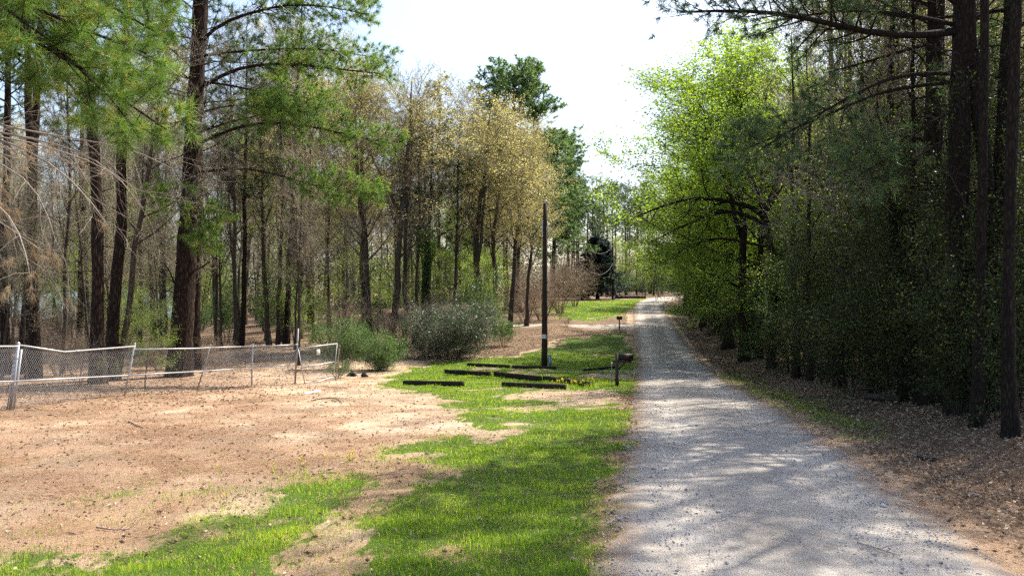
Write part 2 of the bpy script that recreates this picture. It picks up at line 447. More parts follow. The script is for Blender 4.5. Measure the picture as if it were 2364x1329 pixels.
def zones(x, y, jit=0.0, g=None):
    """grass, litter and straw amount (0..1) at ground points"""
    x = np.asarray(x, float); y = np.asarray(y, float)
    z = H(x, y)
    wob = .18 + .012 * np.maximum(y, 0)
    xx = x + vnoise(x, y, .9, 11) * wob + vnoise(x, y, .3, 12) * wob * .5
    yy = y + (vnoise(x, y, .9, 13) * 1.6 + vnoise(x, y, .3, 14)) * wob
    if np.any(jit) and g is not None:
        xx = xx + g.normal(size=x.shape) * jit; yy = yy + g.normal(size=x.shape) * jit * 1.5
        xx = xx + g.normal(size=x.shape) * .010 * np.maximum(y, 0)
    px, py = topx(xx, yy, z)
    grass = np.zeros(x.shape)
    front = y > 2.5
    for P_, a in ((GA, 1.), (GA2, .5), (GB, 1.), (GC, .55), (GD, 1.), (GE, 1.), (GF, .8), (GR, .62)):
        grass = np.maximum(grass, inpoly(px, py, P_) * a * front)
    for P_ in BARE:
        grass = np.where(inpoly(px, py, P_) & front, grass * .12, grass)
    patch = .5 + .5 * vnoise(x, y, 1.4, 21) + .35 * vnoise(x, y, .45, 22)
    grass = grass * np.clip(.38 + .95 * patch, 0, 1)
    cx, hw = road_c(y)
    d = x - cx
    litter = sstep(hw - .1, hw + .9, d)                                     # right verge and wood floor
    litter = np.maximum(litter, sstep(45, 60, y) * (x < cx - hw - .5) * .8)   # wood floor beyond
    leafy = inpoly(px, py, [(1090, 826), (1190, 818), (1300, 780), (1320, 765), (1300, 742), (1130, 735), (1100, 790)])
    litter = np.maximum(litter, leafy * 1.)
    edge = np.exp(-((d + hw + .15) / .45) ** 2)
    litter = np.maximum(litter, edge * .55 * (y < 60))
    litter = np.maximum(litter, sstep(-4, -14, x) * sstep(14, 22, y) * .45)
    straw = np.clip(.75 * sstep(3.0, -7.0, x + .35 * (y - 10)) + .45 * vnoise(x, y, 1.3, 31) + .25 * vnoise(x, y, .5, 32), 0, 1) * (d < -hw)
    straw = np.maximum(straw, .6 * np.exp(-((d + hw + .1) / .5) ** 2))
    straw = np.maximum(straw, .5 * np.exp(-((d - hw - .15) / .35) ** 2))
    litter = litter * (1 - .8 * grass)
    return grass, litter, straw

# ------------------------------------------------------------------ ground sheet
def build_ground():
    ys = np.concatenate([-np.geomspace(120, .6, 26), np.linspace(-.3, 3, 12), 3 + np.cumsum(np.geomspace(.045, 40, 300)) * 1.0])
    ys = ys[ys < 1150]
    ys = np.concatenate([ys, [1150]])
    uf = np.linspace(-.80, .80, 231)
    uo = np.geomspace(.84, 3, 16)
    us = np.concatenate([-uo[::-1], uf, uo])
    s = np.sqrt(ys ** 2 + 9.0)
    X = us[None, :] * s[:, None]; Y = np.repeat(ys[:, None], len(us), 1)
    Z = H(X, Y)
    cx, hw = road_c(Y)
    Z = Z - .06 * np.exp(-((X - cx) / (hw + .1)) ** 10) * (Y < 150)
    lake = (X < -.46 * Y) & (Y > 150) & (Y < 900)
    Z = np.where(lake, np.minimum(Z, -5.2 - 1.2 * sstep(0, 14, Y - 158)), Z)
    n, k = X.shape
    V = np.stack([X, Y, Z], -1).reshape(-1, 3)
    idx = np.arange(n * k).reshape(n, k)
    q = np.stack([idx[:-1, :-1], idx[:-1, 1:], idx[1:, 1:], idx[1:, :-1]], -1).reshape(-1, 4)
    gg = np.random.default_rng(5); acc = [zones(X.ravel(), Y.ravel(), .10, gg) for _ in range(4)]
    g, l, st = (sum(a[i] for a in acc) / 4 for i in range(3))
    mb = MB(); mb.add(V, q=q)
    m, nt, out = nodes('ground_soil')
    at_ = N(nt, 'ShaderNodeAttribute', _attribute_name='cover')
    sep = nt.nodes.new('ShaderNodeSeparateColor'); nt.links.new(at_.outputs['Color'], sep.inputs[0])
    geo = nt.nodes.new('ShaderNodeNewGeometry')
    pos = geo.outputs['Position']
    n1 = noise(nt, 1.7, 6, .65, pos); n2 = noise(nt, 14, 6, .7, pos); n3 = noise(nt, 70, 4, .7, pos); n4 = noise(nt, .45, 5, .65, pos, .5)
    n5 = noise(nt, .9, 5, .7, pos, .8)
    sand = ramp(nt, [(.3, (.35, .255, .17)), (.46, (.48, .36, .245)), (.6, (.60, .47, .335)), (.74, (.74, .63, .49))], n5.outputs['Fac'])
    sand2 = mixc(nt, sand.outputs[0], ramp(nt, [(.3, (.48, .44, .41)), (.6, (1.08, 1.06, 1.04))], n2.outputs['Fac']).outputs[0], .9, 'MULTIPLY')
    strawc = ramp(nt, [(.3, (.22, .135, .08)), (.55, (.38, .25, .16)), (.75, (.56, .41, .285))], n3.outputs['Fac'])
    litc = ramp(nt, [(.32, (.06, .04, .025)), (.5, (.17, .115, .075)), (.68, (.36, .26, .18))], n3.outputs['Fac'])
    grc = ramp(nt, [(.3, (.05, .075, .02)), (.55, (.09, .15, .024)), (.75, (.17, .19, .06))], n3.outputs['Fac'])
    def fac(ch, lo, hi, nz):
        a = mathn(nt, 'ADD', sep.outputs[ch], mathn(nt, 'MULTIPLY', mathn(nt, 'SUBTRACT', nz, .5), .9))
        mr = N(nt, 'ShaderNodeMapRange', _interpolation_type='SMOOTHSTEP'); nt.links.new(a, mr.inputs['Value'])
        mr.inputs['From Min'].default_value = lo; mr.inputs['From Max'].default_value = hi
        return mr.outputs[0]
    c = mixc(nt, sand2, strawc.outputs[0], mathn(nt, 'MULTIPLY', fac(2, .2, .7, n2.outputs['Fac']), .92))
    c = mixc(nt, c, litc.outputs[0], fac(1, .3, .7, n2.outputs['Fac']))
    c = mixc(nt, c, grc.outputs[0], fac(0, .3, .65, n2.outputs['Fac']))
    c = mixc(nt, c, ramp(nt, [(.32, (.66, .66, .68)), (.66, (1.14, 1.12, 1.1))], n4.outputs['Fac']).outputs[0], 1., 'MULTIPLY')
    p = N(nt, 'ShaderNodeBsdfPrincipled', Roughness=1.0); p.inputs['Specular IOR Level'].default_value = .1
    nt.links.new(c, p.inputs['Base Color'])
    hh = mathn(nt, 'ADD', mathn(nt, 'MULTIPLY', n2.outputs['Fac'], 1.6), n3.outputs['Fac'])
    b = N(nt, 'ShaderNodeBump', Strength=.85, Distance=.035); nt.links.new(hh, b.inputs['Height'])
    nt.links.new(b.outputs[0], p.inputs['Normal'])
    nt.links.new(p.outputs[0], out.inputs['Surface'])
    me = mb.mesh('ground', m, smooth=True)
    a = me.color_attributes.new('cover', 'FLOAT_COLOR', 'POINT')
    a.data.foreach_set('color', np.stack([g, l, st, np.ones_like(g)], -1).astype(np.float32).ravel())
    o = obj('ground', me); tag(o, kind='structure')
build_ground()

# ------------------------------------------------------------------ road and drive
def road_material(name, tint):
    m, nt, out = nodes(name)
    geo = nt.nodes.new('ShaderNodeNewGeometry'); pos = geo.outputs['Position']
    n1 = noise(nt, .8, 5, .6, pos); n2 = noise(nt, 9, 6, .7, pos); n3 = noise(nt, 60, 4, .75, pos)
    v = N(nt, 'ShaderNodeTexVoronoi', Scale=60.0); nt.links.new(pos, v.inputs['Vector'])
    base = ramp(nt, [(.3, (.275, .25, .222)), (.5, (.35, .322, .288)), (.72, (.43, .398, .358))], n1.outputs['Fac'])
    c = mixc(nt, base.outputs[0], ramp(nt, [(.28, (.68, .66, .64)), (.6, (1.08, 1.07, 1.05))], n2.outputs['Fac']).outputs[0], .8, 'MULTIPLY')
    c = mixc(nt, c, ramp(nt, [(.3, (.74, .72, .71)), (.65, (1.12, 1.12, 1.11))], n3.outputs['Fac']).outputs[0], .9, 'MULTIPLY')
    sp = ramp(nt, [(0, (.62, .61, .6)), (.7, (1.05, 1.05, 1.05))], v.outputs['Distance'])
    c = mixc(nt, c, sp.outputs[0], .5, 'MULTIPLY')
    a = N(nt, 'ShaderNodeAttribute', _attribute_name='rnd')
    ed = mathn(nt, 'ADD', a.outputs['Fac'], mathn(nt, 'MULTIPLY', mathn(nt, 'SUBTRACT', n2.outputs['Fac'], .5), 1.1))
    mr = N(nt, 'ShaderNodeMapRange', _interpolation_type='SMOOTHSTEP'); nt.links.new(ed, mr.inputs['Value'])
    mr.inputs['From Min'].default_value = .35; mr.inputs['From Max'].default_value = .95
    tk = N(nt, 'ShaderNodeAttribute', _attribute_name='track')
    c = mixc(nt, c, (1.5, 1.47, 1.42), mathn(nt, 'MULTIPLY', tk.outputs['Fac'], mathn(nt, 'MULTIPLY', n1.outputs['Fac'], 1.5), True), 'MULTIPLY')
    c = mixc(nt, c, tint, mathn(nt, 'MULTIPLY', mr.outputs[0], .85))
    p = N(nt, 'ShaderNodeBsdfPrincipled', Roughness=1.0); p.inputs['Specular IOR Level'].default_value = .1
    nt.links.new(c, p.inputs['Base Color'])
    hh = mathn(nt, 'ADD', mathn(nt, 'MULTIPLY', n2.outputs['Fac'], 1.2), mathn(nt, 'ADD', n3.outputs['Fac'], v.outputs['Distance']))
    b = N(nt, 'ShaderNodeBump', Strength=.8, Distance=.012); nt.links.new(hh, b.inputs['Height'])
    nt.links.new(b.outputs[0], p.inputs['Normal']); nt.links.new(p.outputs[0], out.inputs['Surface'])
    return m
M['road'] = road_material('gravel_road', (.235, .158, .105))
M['drive'] = road_material('drive_gravel', (.5, .4, .3))

def ribbon(name, cx, cy, hw, mat, nw=29, z0=.02):
    cx, cy, hw = map(np.asarray, (cx, cy, hw))
    t = np.stack([np.gradient(cx), np.gradient(cy)], -1); t /= np.linalg.norm(t, axis=1, keepdims=True)
    nrm = np.stack([t[:, 1], -t[:, 0]], -1)
    w = np.linspace(-1, 1, nw)
    wob = 1 + .07 * vnoise(cx * 3, cy * 3, 1.1, 41)[:, None] * np.sign(w)[None] + .05 * vnoise(cx * 3, cy * 3, .5, 42)[:, None]
    X = cx[:, None] + nrm[:, :1] * w[None] * hw[:, None] * wob * 1.12
    Y = cy[:, None] + nrm[:, 1:] * w[None] * hw[:, None] * wob * 1.12
    lane = .02 * np.exp(-(w / .25) ** 2) - .018 * np.exp(-((np.abs(w) - .5) / .16) ** 2)
    Z = H(X, Y) + z0 + lane[None] - .075 * sstep(.84, 1.0, np.abs(w))[None] + vnoise(X, Y, .5, 44) * .008
    n, k = X.shape
    idx = np.arange(n * k).reshape(n, k)
    q = np.stack([idx[:-1, :-1], idx[:-1, 1:], idx[1:, 1:], idx[1:, :-1]], -1).reshape(-1, 4)
    mb = MB(); mb.add(np.stack([X, Y, Z], -1), q=q, r=np.repeat(sstep(.45, 1.0, np.abs(w))[None], n, 0).ravel())
    me = mb.mesh(name, mat, True)
    tk = me.attributes.new('track', 'FLOAT', 'POINT'); tk.data.foreach_set('value', np.repeat((np.exp(-((np.abs(w) - .47) / .17) ** 2))[None], n, 0).ravel().astype(np.float32))
    o = obj(name, me); tag(o, kind='structure')
    return o
yy = np.concatenate([np.linspace(-60, 3, 60), np.linspace(3.1, 30, 240), np.linspace(30.5, 152, 220)])
k_ = np.hanning(25); k_ /= k_.sum()
_fy = np.linspace(-60, 152, 1200); _fx = np.convolve(np.pad(np.interp(_fy, _ry, _rx), 12, mode='edge'), k_, mode='valid')
ribbon('road', np.interp(yy, _fy, _fx), yy, np.interp(yy, _ry, _rw), M['road'])
dx = np.linspace(11.2, -2.5, 70); dpx = (dx - 11.2) / (-13.7)
ribbon('driveway', dx, 64.5 + 1.2 * dpx + 1.5 * dpx ** 2, np.interp(dpx, [0, .15, .5, 1], [3.2, 2.6, 2.2, 1.2]), M['drive'], 17, .012)
dx = np.linspace(7.8, 0.8, 40)
ribbon('driveway', dx, 35.6 + (7.8 - dx) * .12, np.interp(dx, [.8, 4, 7.8], [.35, .6, 1.1]), M['drive'], 11, .006)

# ------------------------------------------------------------------ lake
mb = MB()
lx = np.linspace(-900, -52, 30); ly = np.linspace(150, 1100, 30)
LX, LY = np.meshgrid(lx, ly); idx = np.arange(900).reshape(30, 30)
mb.add(np.stack([LX, LY, np.full_like(LX, -5.2)], -1), q=np.stack([idx[:-1, :-1], idx[:-1, 1:], idx[1:, 1:], idx[1:, :-1]], -1).reshape(-1, 4))
m, nt, out = nodes('lake_water')
geo = nt.nodes.new('ShaderNodeNewGeometry')
mp = N(nt, 'ShaderNodeMapping'); mp.inputs['Scale'].default_value = (.6, 1.4, 1); nt.links.new(geo.outputs['Position'], mp.inputs['Vector'])
nz = noise(nt, 1.2, 4, .6, mp.outputs[0])
b = N(nt, 'ShaderNodeBump', Strength=.6, Distance=.25); nt.links.new(nz.outputs['Fac'], b.inputs['Height'])
p = N(nt, 'ShaderNodeBsdfPrincipled', Roughness=.12); p.inputs['Base Color'].default_value = (.06, .09, .11, 1); p.inputs['IOR'].default_value = 1.33
nt.links.new(b.outputs[0], p.inputs['Normal']); nt.links.new(p.outputs[0], out.inputs['Surface'])
tag(obj('lake', mb.mesh('lake', m)), kind='structure')

# ------------------------------------------------------------------ plant growing tools
def norm(a): return a / (np.linalg.norm(a, axis=-1, keepdims=True) + 1e-9)

def grow(g, P, R, n, t0, t1, ang, L, S=5, up=0., wob=.12, rr=.55, tip=.25, angj=.2, rmin=.003):
    """n children on each parent curve; returns curves (B*n,S,3), radii, parent index, t"""
    B, S0, _ = P.shape
    pi = np.repeat(np.arange(B), n)
    t = t0 + (t1 - t0) * ((np.tile(np.arange(n), B) + g.random(B * n)) / n)
    f = np.clip(t, 0, .9999) * (S0 - 1); i = f.astype(int); w = (f - i)[:, None]
    p = P[pi, i] * (1 - w) + P[pi, i + 1] * w
    tan = norm(P[pi, i + 1] - P[pi, i])
    r = (R[pi, i] * (1 - w[:, 0]) + R[pi, i + 1] * w[:, 0])
    az = np.tile(np.arange(n), B) * 2.39996 + g.random(B)[pi] * 6.28 + g.normal(size=B * n) * .5
    ref = np.where(np.abs(tan[:, 2:3]) > .9, np.array([[1., 0, 0]]), np.array([[0, 0, 1.]]))
    a = norm(np.cross(tan, ref)); b = np.cross(tan, a)
    an = ang + g.normal(size=B * n) * angj
    d = tan * np.cos(an)[:, None] + (a * np.cos(az)[:, None] + b * np.sin(az)[:, None]) * np.sin(an)[:, None]
    ln = (L(t, pi) if callable(L) else np.full(B * n, L)) * (.75 + .5 * g.random(B * n))
    C = np.empty((B * n, S, 3)); C[:, 0] = p
    st = (ln / (S - 1))[:, None]
    for s in range(1, S):
        d = norm(d + np.array([0, 0, up]) / (S - 1) + g.normal(size=d.shape) * wob)
        C[:, s] = C[:, s - 1] + d * st
    r0 = np.maximum(r * rr, rmin)
    Rr = r0[:, None] * np.linspace(1, tip, S)[None]
    return C, np.maximum(Rr, rmin * .6), pi, t

def trunk_curve(h, r0, lean=(0, 0), wob=.02, S=14, flare=1.5, tip=.12, g=None, power=.75):
    t = np.linspace(0, 1, S)
    off = np.cumsum(g.normal(size=(S, 2)) * wob * h / S, axis=0); off -= off[0]
    P = np.stack([lean[0] * t + off[:, 0], lean[1] * t + off[:, 1], h * t - .15 * (t == 0)], -1)
    R = r0 * ((1 - t) ** power * (1 - tip) + tip) + r0 * (flare - 1) * np.exp(-t * h / .35)
    return P[None], R[None]

def barky(mb, P, R, k=16, m=0, g=None, amp=.09):
    """trunk with furrowed plates in its outline"""
    S = P.shape[1]
    n = max(S * 3, 24)
    tt = np.linspace(0, S - 1, n); i = np.minimum(tt.astype(int), S - 2); w = (tt - i)
    PP = P[0, i] * (1 - w[:, None]) + P[0, i + 1] * w[:, None]; RR = R[0, i] * (1 - w) + R[0, i + 1] * w
    a = np.arange(k) / k * 2 * math.pi
    ridge = g.normal(size=(n, k)); ridge = (ridge + np.roll(ridge, 1, 0) + np.roll(ridge, 2, 0)) / 1.7
    rad = RR[:, None] * (1 + amp * ridge)
    V = PP[:, None, :] + np.stack([rad * np.cos(a), rad * np.sin(a), np.zeros((n, k))], -1)
    idx = np.arange(n * k).reshape(n, k)
    q = np.stack([idx[:-1], np.roll(idx[:-1], -1, 1), np.roll(idx[1:], -1, 1), idx[1:]], -1).reshape(-1, 4)
    mb.add(V, q=q, m=m)

def tufts(mb, g, P, n_per, ln, w, count, m=1, t0=.55, spread=.75, droop=0.):
    """bottle-brush needle bundles toward the ends of shoots"""
    B, S, _ = P.shape
    pi = np.repeat(np.arange(B), n_per)
    t = t0 + (1 - t0) * ((np.tile(np.arange(n_per), B) + 1) / n_per)
    f = np.clip(t, 0, .9999) * (S - 1); i = f.astype(int); ww = (f - i)[:, None]
    c = P[pi, i] * (1 - ww) + P[pi, i + 1] * ww
    tan = norm(P[pi, i + 1] - P[pi, i])
    shade = np.clip(.5 + .22 * g.normal(size=len(c)), 0, .95)
    ci = np.repeat(np.arange(len(c)), count)
    d = norm(tan[ci] * (1.15 - spread) + g.normal(size=(len(ci), 3)) * spread + np.array([0, 0, -droop]))
    base = c[ci] + g.normal(size=(len(ci), 3)) * ln * .06 - tan[ci] * ln * .35 * g.random((len(ci), 1))
    l = ln * (.7 + .5 * g.random((len(ci), 1)))
    mb.needles(base, base + d * l + np.array([0, 0, -droop * .3]) * l, w, m, np.clip(shade[ci] + .12 * g.normal(size=len(ci)), 0, 1), g)

# ---- variants: each returns (trunk mesh, crown mesh)
def v_pine(seed, h=24, r0=.22, start=.5, limb=3.6, n1=46, n2=9, needle=.30, nw=.032, cnt=20, npr=2, mats='needles_far', stubs=True, up=.35, dome=False):
    g = np.random.default_rng(seed)
    P, R = trunk_curve(h, r0, (g.normal() * .4, g.normal() * .4), .03, g=g)
    tb = MB(); barky(tb, P, R, 10, 0, g, .06)
    L1, R1, pi, t = grow(g, P, R, n1, start, .985, 1.35, lambda t, _: (limb * np.sqrt(np.maximum(.03, 1 - (1.35 * (t - start) / (1 - start) - .35) ** 2)) if dome else limb * (1.08 - ((t - start) / (1 - start)) ** 1.6 * .8) * (.45 + .55 * sstep(start, start + .12, t))), 7, up, .09, .4, .2, .2)
    R1 = np.minimum(R1, .055)
    tb.tubes(L1, R1, 4, 0)
    if stubs:
        L0, R0, _, _ = grow(g, P, R, 16, .12, start, 1.45, lambda t, _: .5 + 1.2 * g.random(len(t)), 4, -.1, .12, .12, .3, .2, .006)
        tb.tubes(L0, R0, 3, 0)
    L2, R2, _, _ = grow(g, L1, R1, n2, .3, 1.0, .75, lambda t, pi: .22 * limb * np.ones(len(t)), 4, .35, .12, .5, .3, .25, .007)
    cb = MB(); cb.tubes(L2, R2, 3, 0, cap=False)
    tufts(cb, g, L2, npr, needle, nw, cnt, 1, .5, .8)
    return tb.mesh('pine_trunk', [M['pine_bark']], True), cb.mesh('pine_crown', [M['dark_twig'], M[mats]])

def v_hard(seed, h=19, r0=.17, start=.35, limb=4.5, n1=20, n2=7, n3=7, leaves=10, leaf=.07, leafmat='yellow_leaf', bark='grey_bark', twig='twig', ang=.75, up=.55, fork=0, n4=2, lw=.55, rt=.008, spreadl=.16, top_only=0.):
    g = np.random.default_rng(seed)
    P, R = trunk_curve(h, r0, (g.normal() * .5, g.normal() * .5), .05, g=g, tip=.08)
    tb = MB(); barky(tb, P, R, 9, 0, g, .04)
    if fork:
        F, FR, _, _ = grow(g, P, R, fork, .3, .5, .35, h * .5, 9, .35, .06, .75, .12, .08)
        tb.tubes(F, FR, 7, 0)
        P2 = np.concatenate([P[:, ::1][:, np.linspace(0, P.shape[1] - 1, 9).astype(int)], F]); R2 = np.concatenate([R[:, np.linspace(0, R.shape[1] - 1, 9).astype(int)], FR])
    else: P2, R2 = P, R
    L1, R1, _, _ = grow(g, P2, R2, max(3, n1 // len(P2)), start, .97, ang, lambda t, _: limb * (1.15 - .75 * t), 7, up, .1, .45, .15, .2, .012)
    tb.tubes(L1, R1, 5, 0)
    L2, R2_, _, _ = grow(g, L1, R1, n2, .25, 1., .7, lambda t, _: limb * .42 * (1.1 - .4 * t), 5, .3, .14, .5, .25, .25, .010)
    cb = MB(); cb.tubes(L2, R2_, 3, 0, cap=False)
    L3, R3, _, _ = grow(g, L2, R2_, n3, .2, 1., .7, limb * .18, 3, .15, .18, .6, .3, .3, rt)
    cb.tubes(L3, R3, 3, 0, cap=False)
    if n4:
        L4, R4, _, _ = grow(g, L3, R3, n4, .2, 1., .8, limb * .09, 2, .1, .1, .6, .5, .3, rt * .75)
        cb.tubes(L4, R4, 3, 0, cap=False)
    if leaves:
        n = len(L3); pi = np.repeat(np.arange(n), leaves); t = g.random(len(pi))
        f = t * 1.999; i = f.astype(int); w = (f - i)[:, None]
        c = L3[pi, i] * (1 - w) + L3[pi, i + 1] * w + g.normal(size=(len(pi), 3)) * spreadl
        if top_only:
            keep = g.random(len(c)) < sstep(h * (top_only - .25), h * (top_only + .15), c[:, 2]); c = c[keep]; pi = pi[keep]
        clump = g.random(n)[pi]
        cb.leaves(c, leaf * (.7 + .6 * g.random(len(c))), leaf * lw, 1, np.clip(.65 * clump + .35 * g.random(len(c)), 0, 1), g)
    return tb.mesh('trunk', [M[bark]], True), cb.mesh('crown', [M[twig], M[leafmat]])

def v_shrub(seed, h=3., spread=1.6, stems=9, n2=8, n3=6, leaves=9, leaf=.05, leafmat='evergreen', twig='dark_twig', up=.3, ang=.5, lw=.5, s0=.12, rt=.004, r0=.02, wob=.12, low=.15):
    g = np.random.default_rng(seed)
    az = np.arange(stems) * 2.4 + g.random(stems)
    d = np.stack([np.cos(az) * spread / h, np.sin(az) * spread / h, np.ones(stems)], -1) * (.35 + .65 * g.random((stems, 1))) ; d[:, 2] = 1
    d = norm(d) * h * (.7 + .35 * g.random((stems, 1)))
    t = np.linspace(0, 1, 7)[None, :, None]
    base = np.stack([np.cos(az), np.sin(az), 0 * az], -1) * s0
    P = base[:, None] + d[:, None] * t + np.cumsum(g.normal(size=(stems, 7, 3)) * .035 * h, 1) * t
    P[:, 0, 2] = -.1
    R = r0 * np.linspace(1, .3, 7)[None] * (.6 + .6 * g.random((stems, 1)))
    tb = MB(); tb.tubes(P, R, 6, 0)
    L2, R2, _, _ = grow(g, P, R, n2, low, 1., .85, lambda t, _: spread * .62 * (1.1 - .5 * t), 5, up, wob, .6, .3, .3, rt)
    cb = MB(); cb.tubes(L2, R2, 3, 0, cap=False)
    L3, R3, _, _ = grow(g, L2, R2, n3, .15, 1., .75, spread * .26, 3, .1, wob * 1.3, .7, .4, .3, rt * .8)
    cb.tubes(L3, R3, 3, 0, cap=False)
    if leaves:
        n = len(L3); pi = np.repeat(np.arange(n), leaves); tt = g.random(len(pi)); f = tt * 1.999; i = f.astype(int); w = (f - i)[:, None]
        c = L3[pi, i] * (1 - w) + L3[pi, i + 1] * w + g.normal(size=(len(pi), 3)) * leaf * 1.3
        c[:, 2] = np.maximum(c[:, 2], .03)
        cb.leaves(c, leaf * (.7 + .6 * g.random(len(c))), leaf * lw, 1, np.clip(.55 * g.random(n)[pi] + .45 * g.random(len(c)), 0, 1), g)
    else:
        L4, R4, _, _ = grow(g, L3, R3, 3, .2, 1., .8, spread * .13, 2, .1, .1, .7, .5, .3, rt * .7)
        cb.tubes(L4, R4, 3, 0, cap=False)
    return tb.mesh('stems', [M[twig]], True), cb.mesh('foliage', [M[twig], M[leafmat]])

def v_cedar(seed, h=10, w=3.2):
    g = np.random.default_rng(seed)
    P, R = trunk_curve(h, .2, (0, 0), .02, g=g)
    tb = MB(); barky(tb, P, R, 8, 0, g, .04)
    L1, R1, _, _ = grow(g, P, R, 90, .04, .98, 1.2, lambda t, _: w * (1.05 - t) ** .8 + .2, 5, .35, .1, .3, .2, .2, .01)
    tb.tubes(L1, R1, 3, 0, cap=False)
    L2, R2, _, _ = grow(g, L1, R1, 9, .2, 1., .7, .5, 3, .3, .15, .5, .3, .3, .006)
    cb = MB()
    n = len(L2); pi = np.repeat(np.arange(n), 22)
    c = L2[pi, 0] * .2 + L2[pi, 2] * .8 + g.normal(size=(len(pi), 3)) * .16
    cb.leaves(c, .34, .13, 1, None, g)
    return tb.mesh('trunk', [M['dark_bark']], True), cb.mesh('crown', [M['dark_twig'], M['cedar']])

VAR = {}
VAR['pine'] = [v_pine(101, 24, .21, .52, 3.8), v_pine(102, 26, .23, .58, 3.4), v_pine(103, 22, .17, .45, 3.2)]
VAR['crown_pine'] = [v_pine(111, 27, .32, .3, 4.9, 120, 15, .44, .08, 17, 2, 'needles_crown', False, .35, True)]
VAR['yellow'] = [v_hard(201, 19, .17, .36, 4.6, 24, leaves=13, leaf=.085, spreadl=.11, top_only=.52), v_hard(202, 20, .19, .40, 4.8, fork=2, n1=27, leaves=12, leaf=.085, spreadl=.11, top_only=.52), v_hard(203, 17.5, .15, .32, 4.2, 23, leaves=13, leaf=.08, spreadl=.11, top_only=.52), v_hard(204, 21, .2, .42, 5.0, 24, fork=1, leaves=11, leaf=.085, spreadl=.11, top_only=.52)]
VAR['bare'] = [v_hard(211, 18, .15, .3, 4.2, leaves=2, leaf=.06, n4=3), v_hard(212, 16, .12, .28, 3.6, leaves=1, leaf=.06, n4=3), v_hard(213, 13, .09, .22, 3.4, leaves=3, leaf=.06, leafmat='green_leaf', n4=3)]
VAR['green'] = [v_hard(221, 17, .2, .25, 5.2, 22, 8, 8, 17, .13, 'green_leaf', 'dark_bark', 'dark_twig', 1.0, .25, spreadl=.13, n4=1, lw=.62),
                v_hard(222, 15, .17, .2, 4.6, 20, 8, 8, 17, .125, 'green_leaf', 'dark_bark', 'dark_twig', 1.0, .25, spreadl=.15, fork=1),
                v_hard(223, 11, .12, .15, 4.2, 18, 8, 8, 20, .085, 'green_leaf', 'dark_bark', 'dark_twig', 1.1, .25, spreadl=.24)]
VAR['sapling'] = [v_hard(231, 6.5, .05, .15, 2.6, 14, 6, 6, 9, .07, 'green_leaf', 'grey_bark', 'twig', 1.0, .3, n4=0, spreadl=.15),
                  v_hard(232, 5, .04, .12, 2.2, 14, 6, 6, 10, .065, 'green_leaf', 'grey_bark', 'twig', 1.1, .2, n4=0, spreadl=.14)]
VAR['ever'] = [v_shrub(301, 4.5, 2.1, 11, 12, 8, 11, .08), v_shrub(302, 3.2, 1.9, 10, 11, 8, 11, .075), v_shrub(303, 6.5, 2.4, 12, 14, 8, 10, .09)]
VAR['under'] = [v_shrub(311, 2.2, 1.3, 8, 9, 6, 11, .08, 'bush_green', 'twig'), v_shrub(312, 3.2, 1.5, 8, 9, 6, 11, .085, 'bush_green', 'twig')]
VAR['brush'] = [v_shrub(321, 2.2, 1.5, 12, 8, 6, 0, .05, 'rust_leaf', 'brown_twig', .25, rt=.005), v_shrub(322, 3.2, 1.9, 12, 8, 6, 0, .05, 'rust_leaf', 'brown_twig', .25, rt=.006)]
VAR['holly'] = [v_hard(241, 9, .10, .08, 3.0, 26, 7, 7, 17, .085, 'evergreen', 'dark_bark', 'dark_twig', 1.15, .1, n4=0, spreadl=.13, lw=.5),
                v_hard(242, 7.5, .08, .06, 3.0, 24, 7, 7, 15, .08, 'evergreen', 'dark_bark', 'dark_twig', 1.2, .0, n4=0, spreadl=.13, lw=.5)]
VAR['tall_pine'] = [v_pine(121, 23, .2, .3, 4.2, 44, 8, .3, .036, 17, 2)]
VAR['dark_bare'] = [v_hard(251, 15, .15, .30, 3.6, 16, 6, 6, 2, .07, 'green_leaf', 'dark_bark', 'twig', .8, .4), v_hard(252, 13, .11, .25, 3.2, 14, 6, 6, 3, .07, 'green_leaf', 'dark_bark', 'twig', .8, .4)]
VAR['layered'] = [v_hard(261, 5.5, .05, .12, 3.0, 16, 7, 6, 12, .075, 'fresh_leaf', 'dark_bark', 'dark_twig', 1.35, .02, n4=0, spreadl=.10, lw=.6)]
VAR['cedar'] = [v_cedar(401)]

NAMES = {'dark_bare': 'bare_tree', 'layered': 'young_tree', 'holly': 'evergreen_tree', 'tall_pine': 'pine_tree', 'pine': 'pine_tree', 'crown_pine': 'pine_tree', 'yellow': 'budding_tree', 'bare': 'bare_tree', 'green': 'leafy_tree', 'sapling': 'young_tree',
         'ever': 'evergreen_shrub', 'under': 'green_shrub', 'brush': 'bare_shrub', 'cedar': 'cedar_tree'}
CATS = {'ever': 'shrub', 'under': 'shrub', 'brush': 'shrub'}
def plant(kind, x, y, label, group=None, v=None, sc=1.0, rz=None, lean=(0, 0), sz=None, dz=0.):
    vs_ = VAR[kind]
    v = int(rng.integers(len(vs_))) if v is None else v
    o = thing(NAMES[kind], label, CATS.get(kind, 'tree'), (x, y, float(H(x, y)) - .03 + dz), group, rng.random() * 6.28 if rz is None else rz)
    o.rotation_euler[0] = lean[0]; o.rotation_euler[1] = lean[1]
    o.scale = (sc, sc, sz or sc)
    shrubby = kind in CATS
    obj('stems' if shrubby else 'trunk', vs_[v][0], o)
    obj('foliage' if shrubby else 'crown', vs_[v][1], o)
    return o

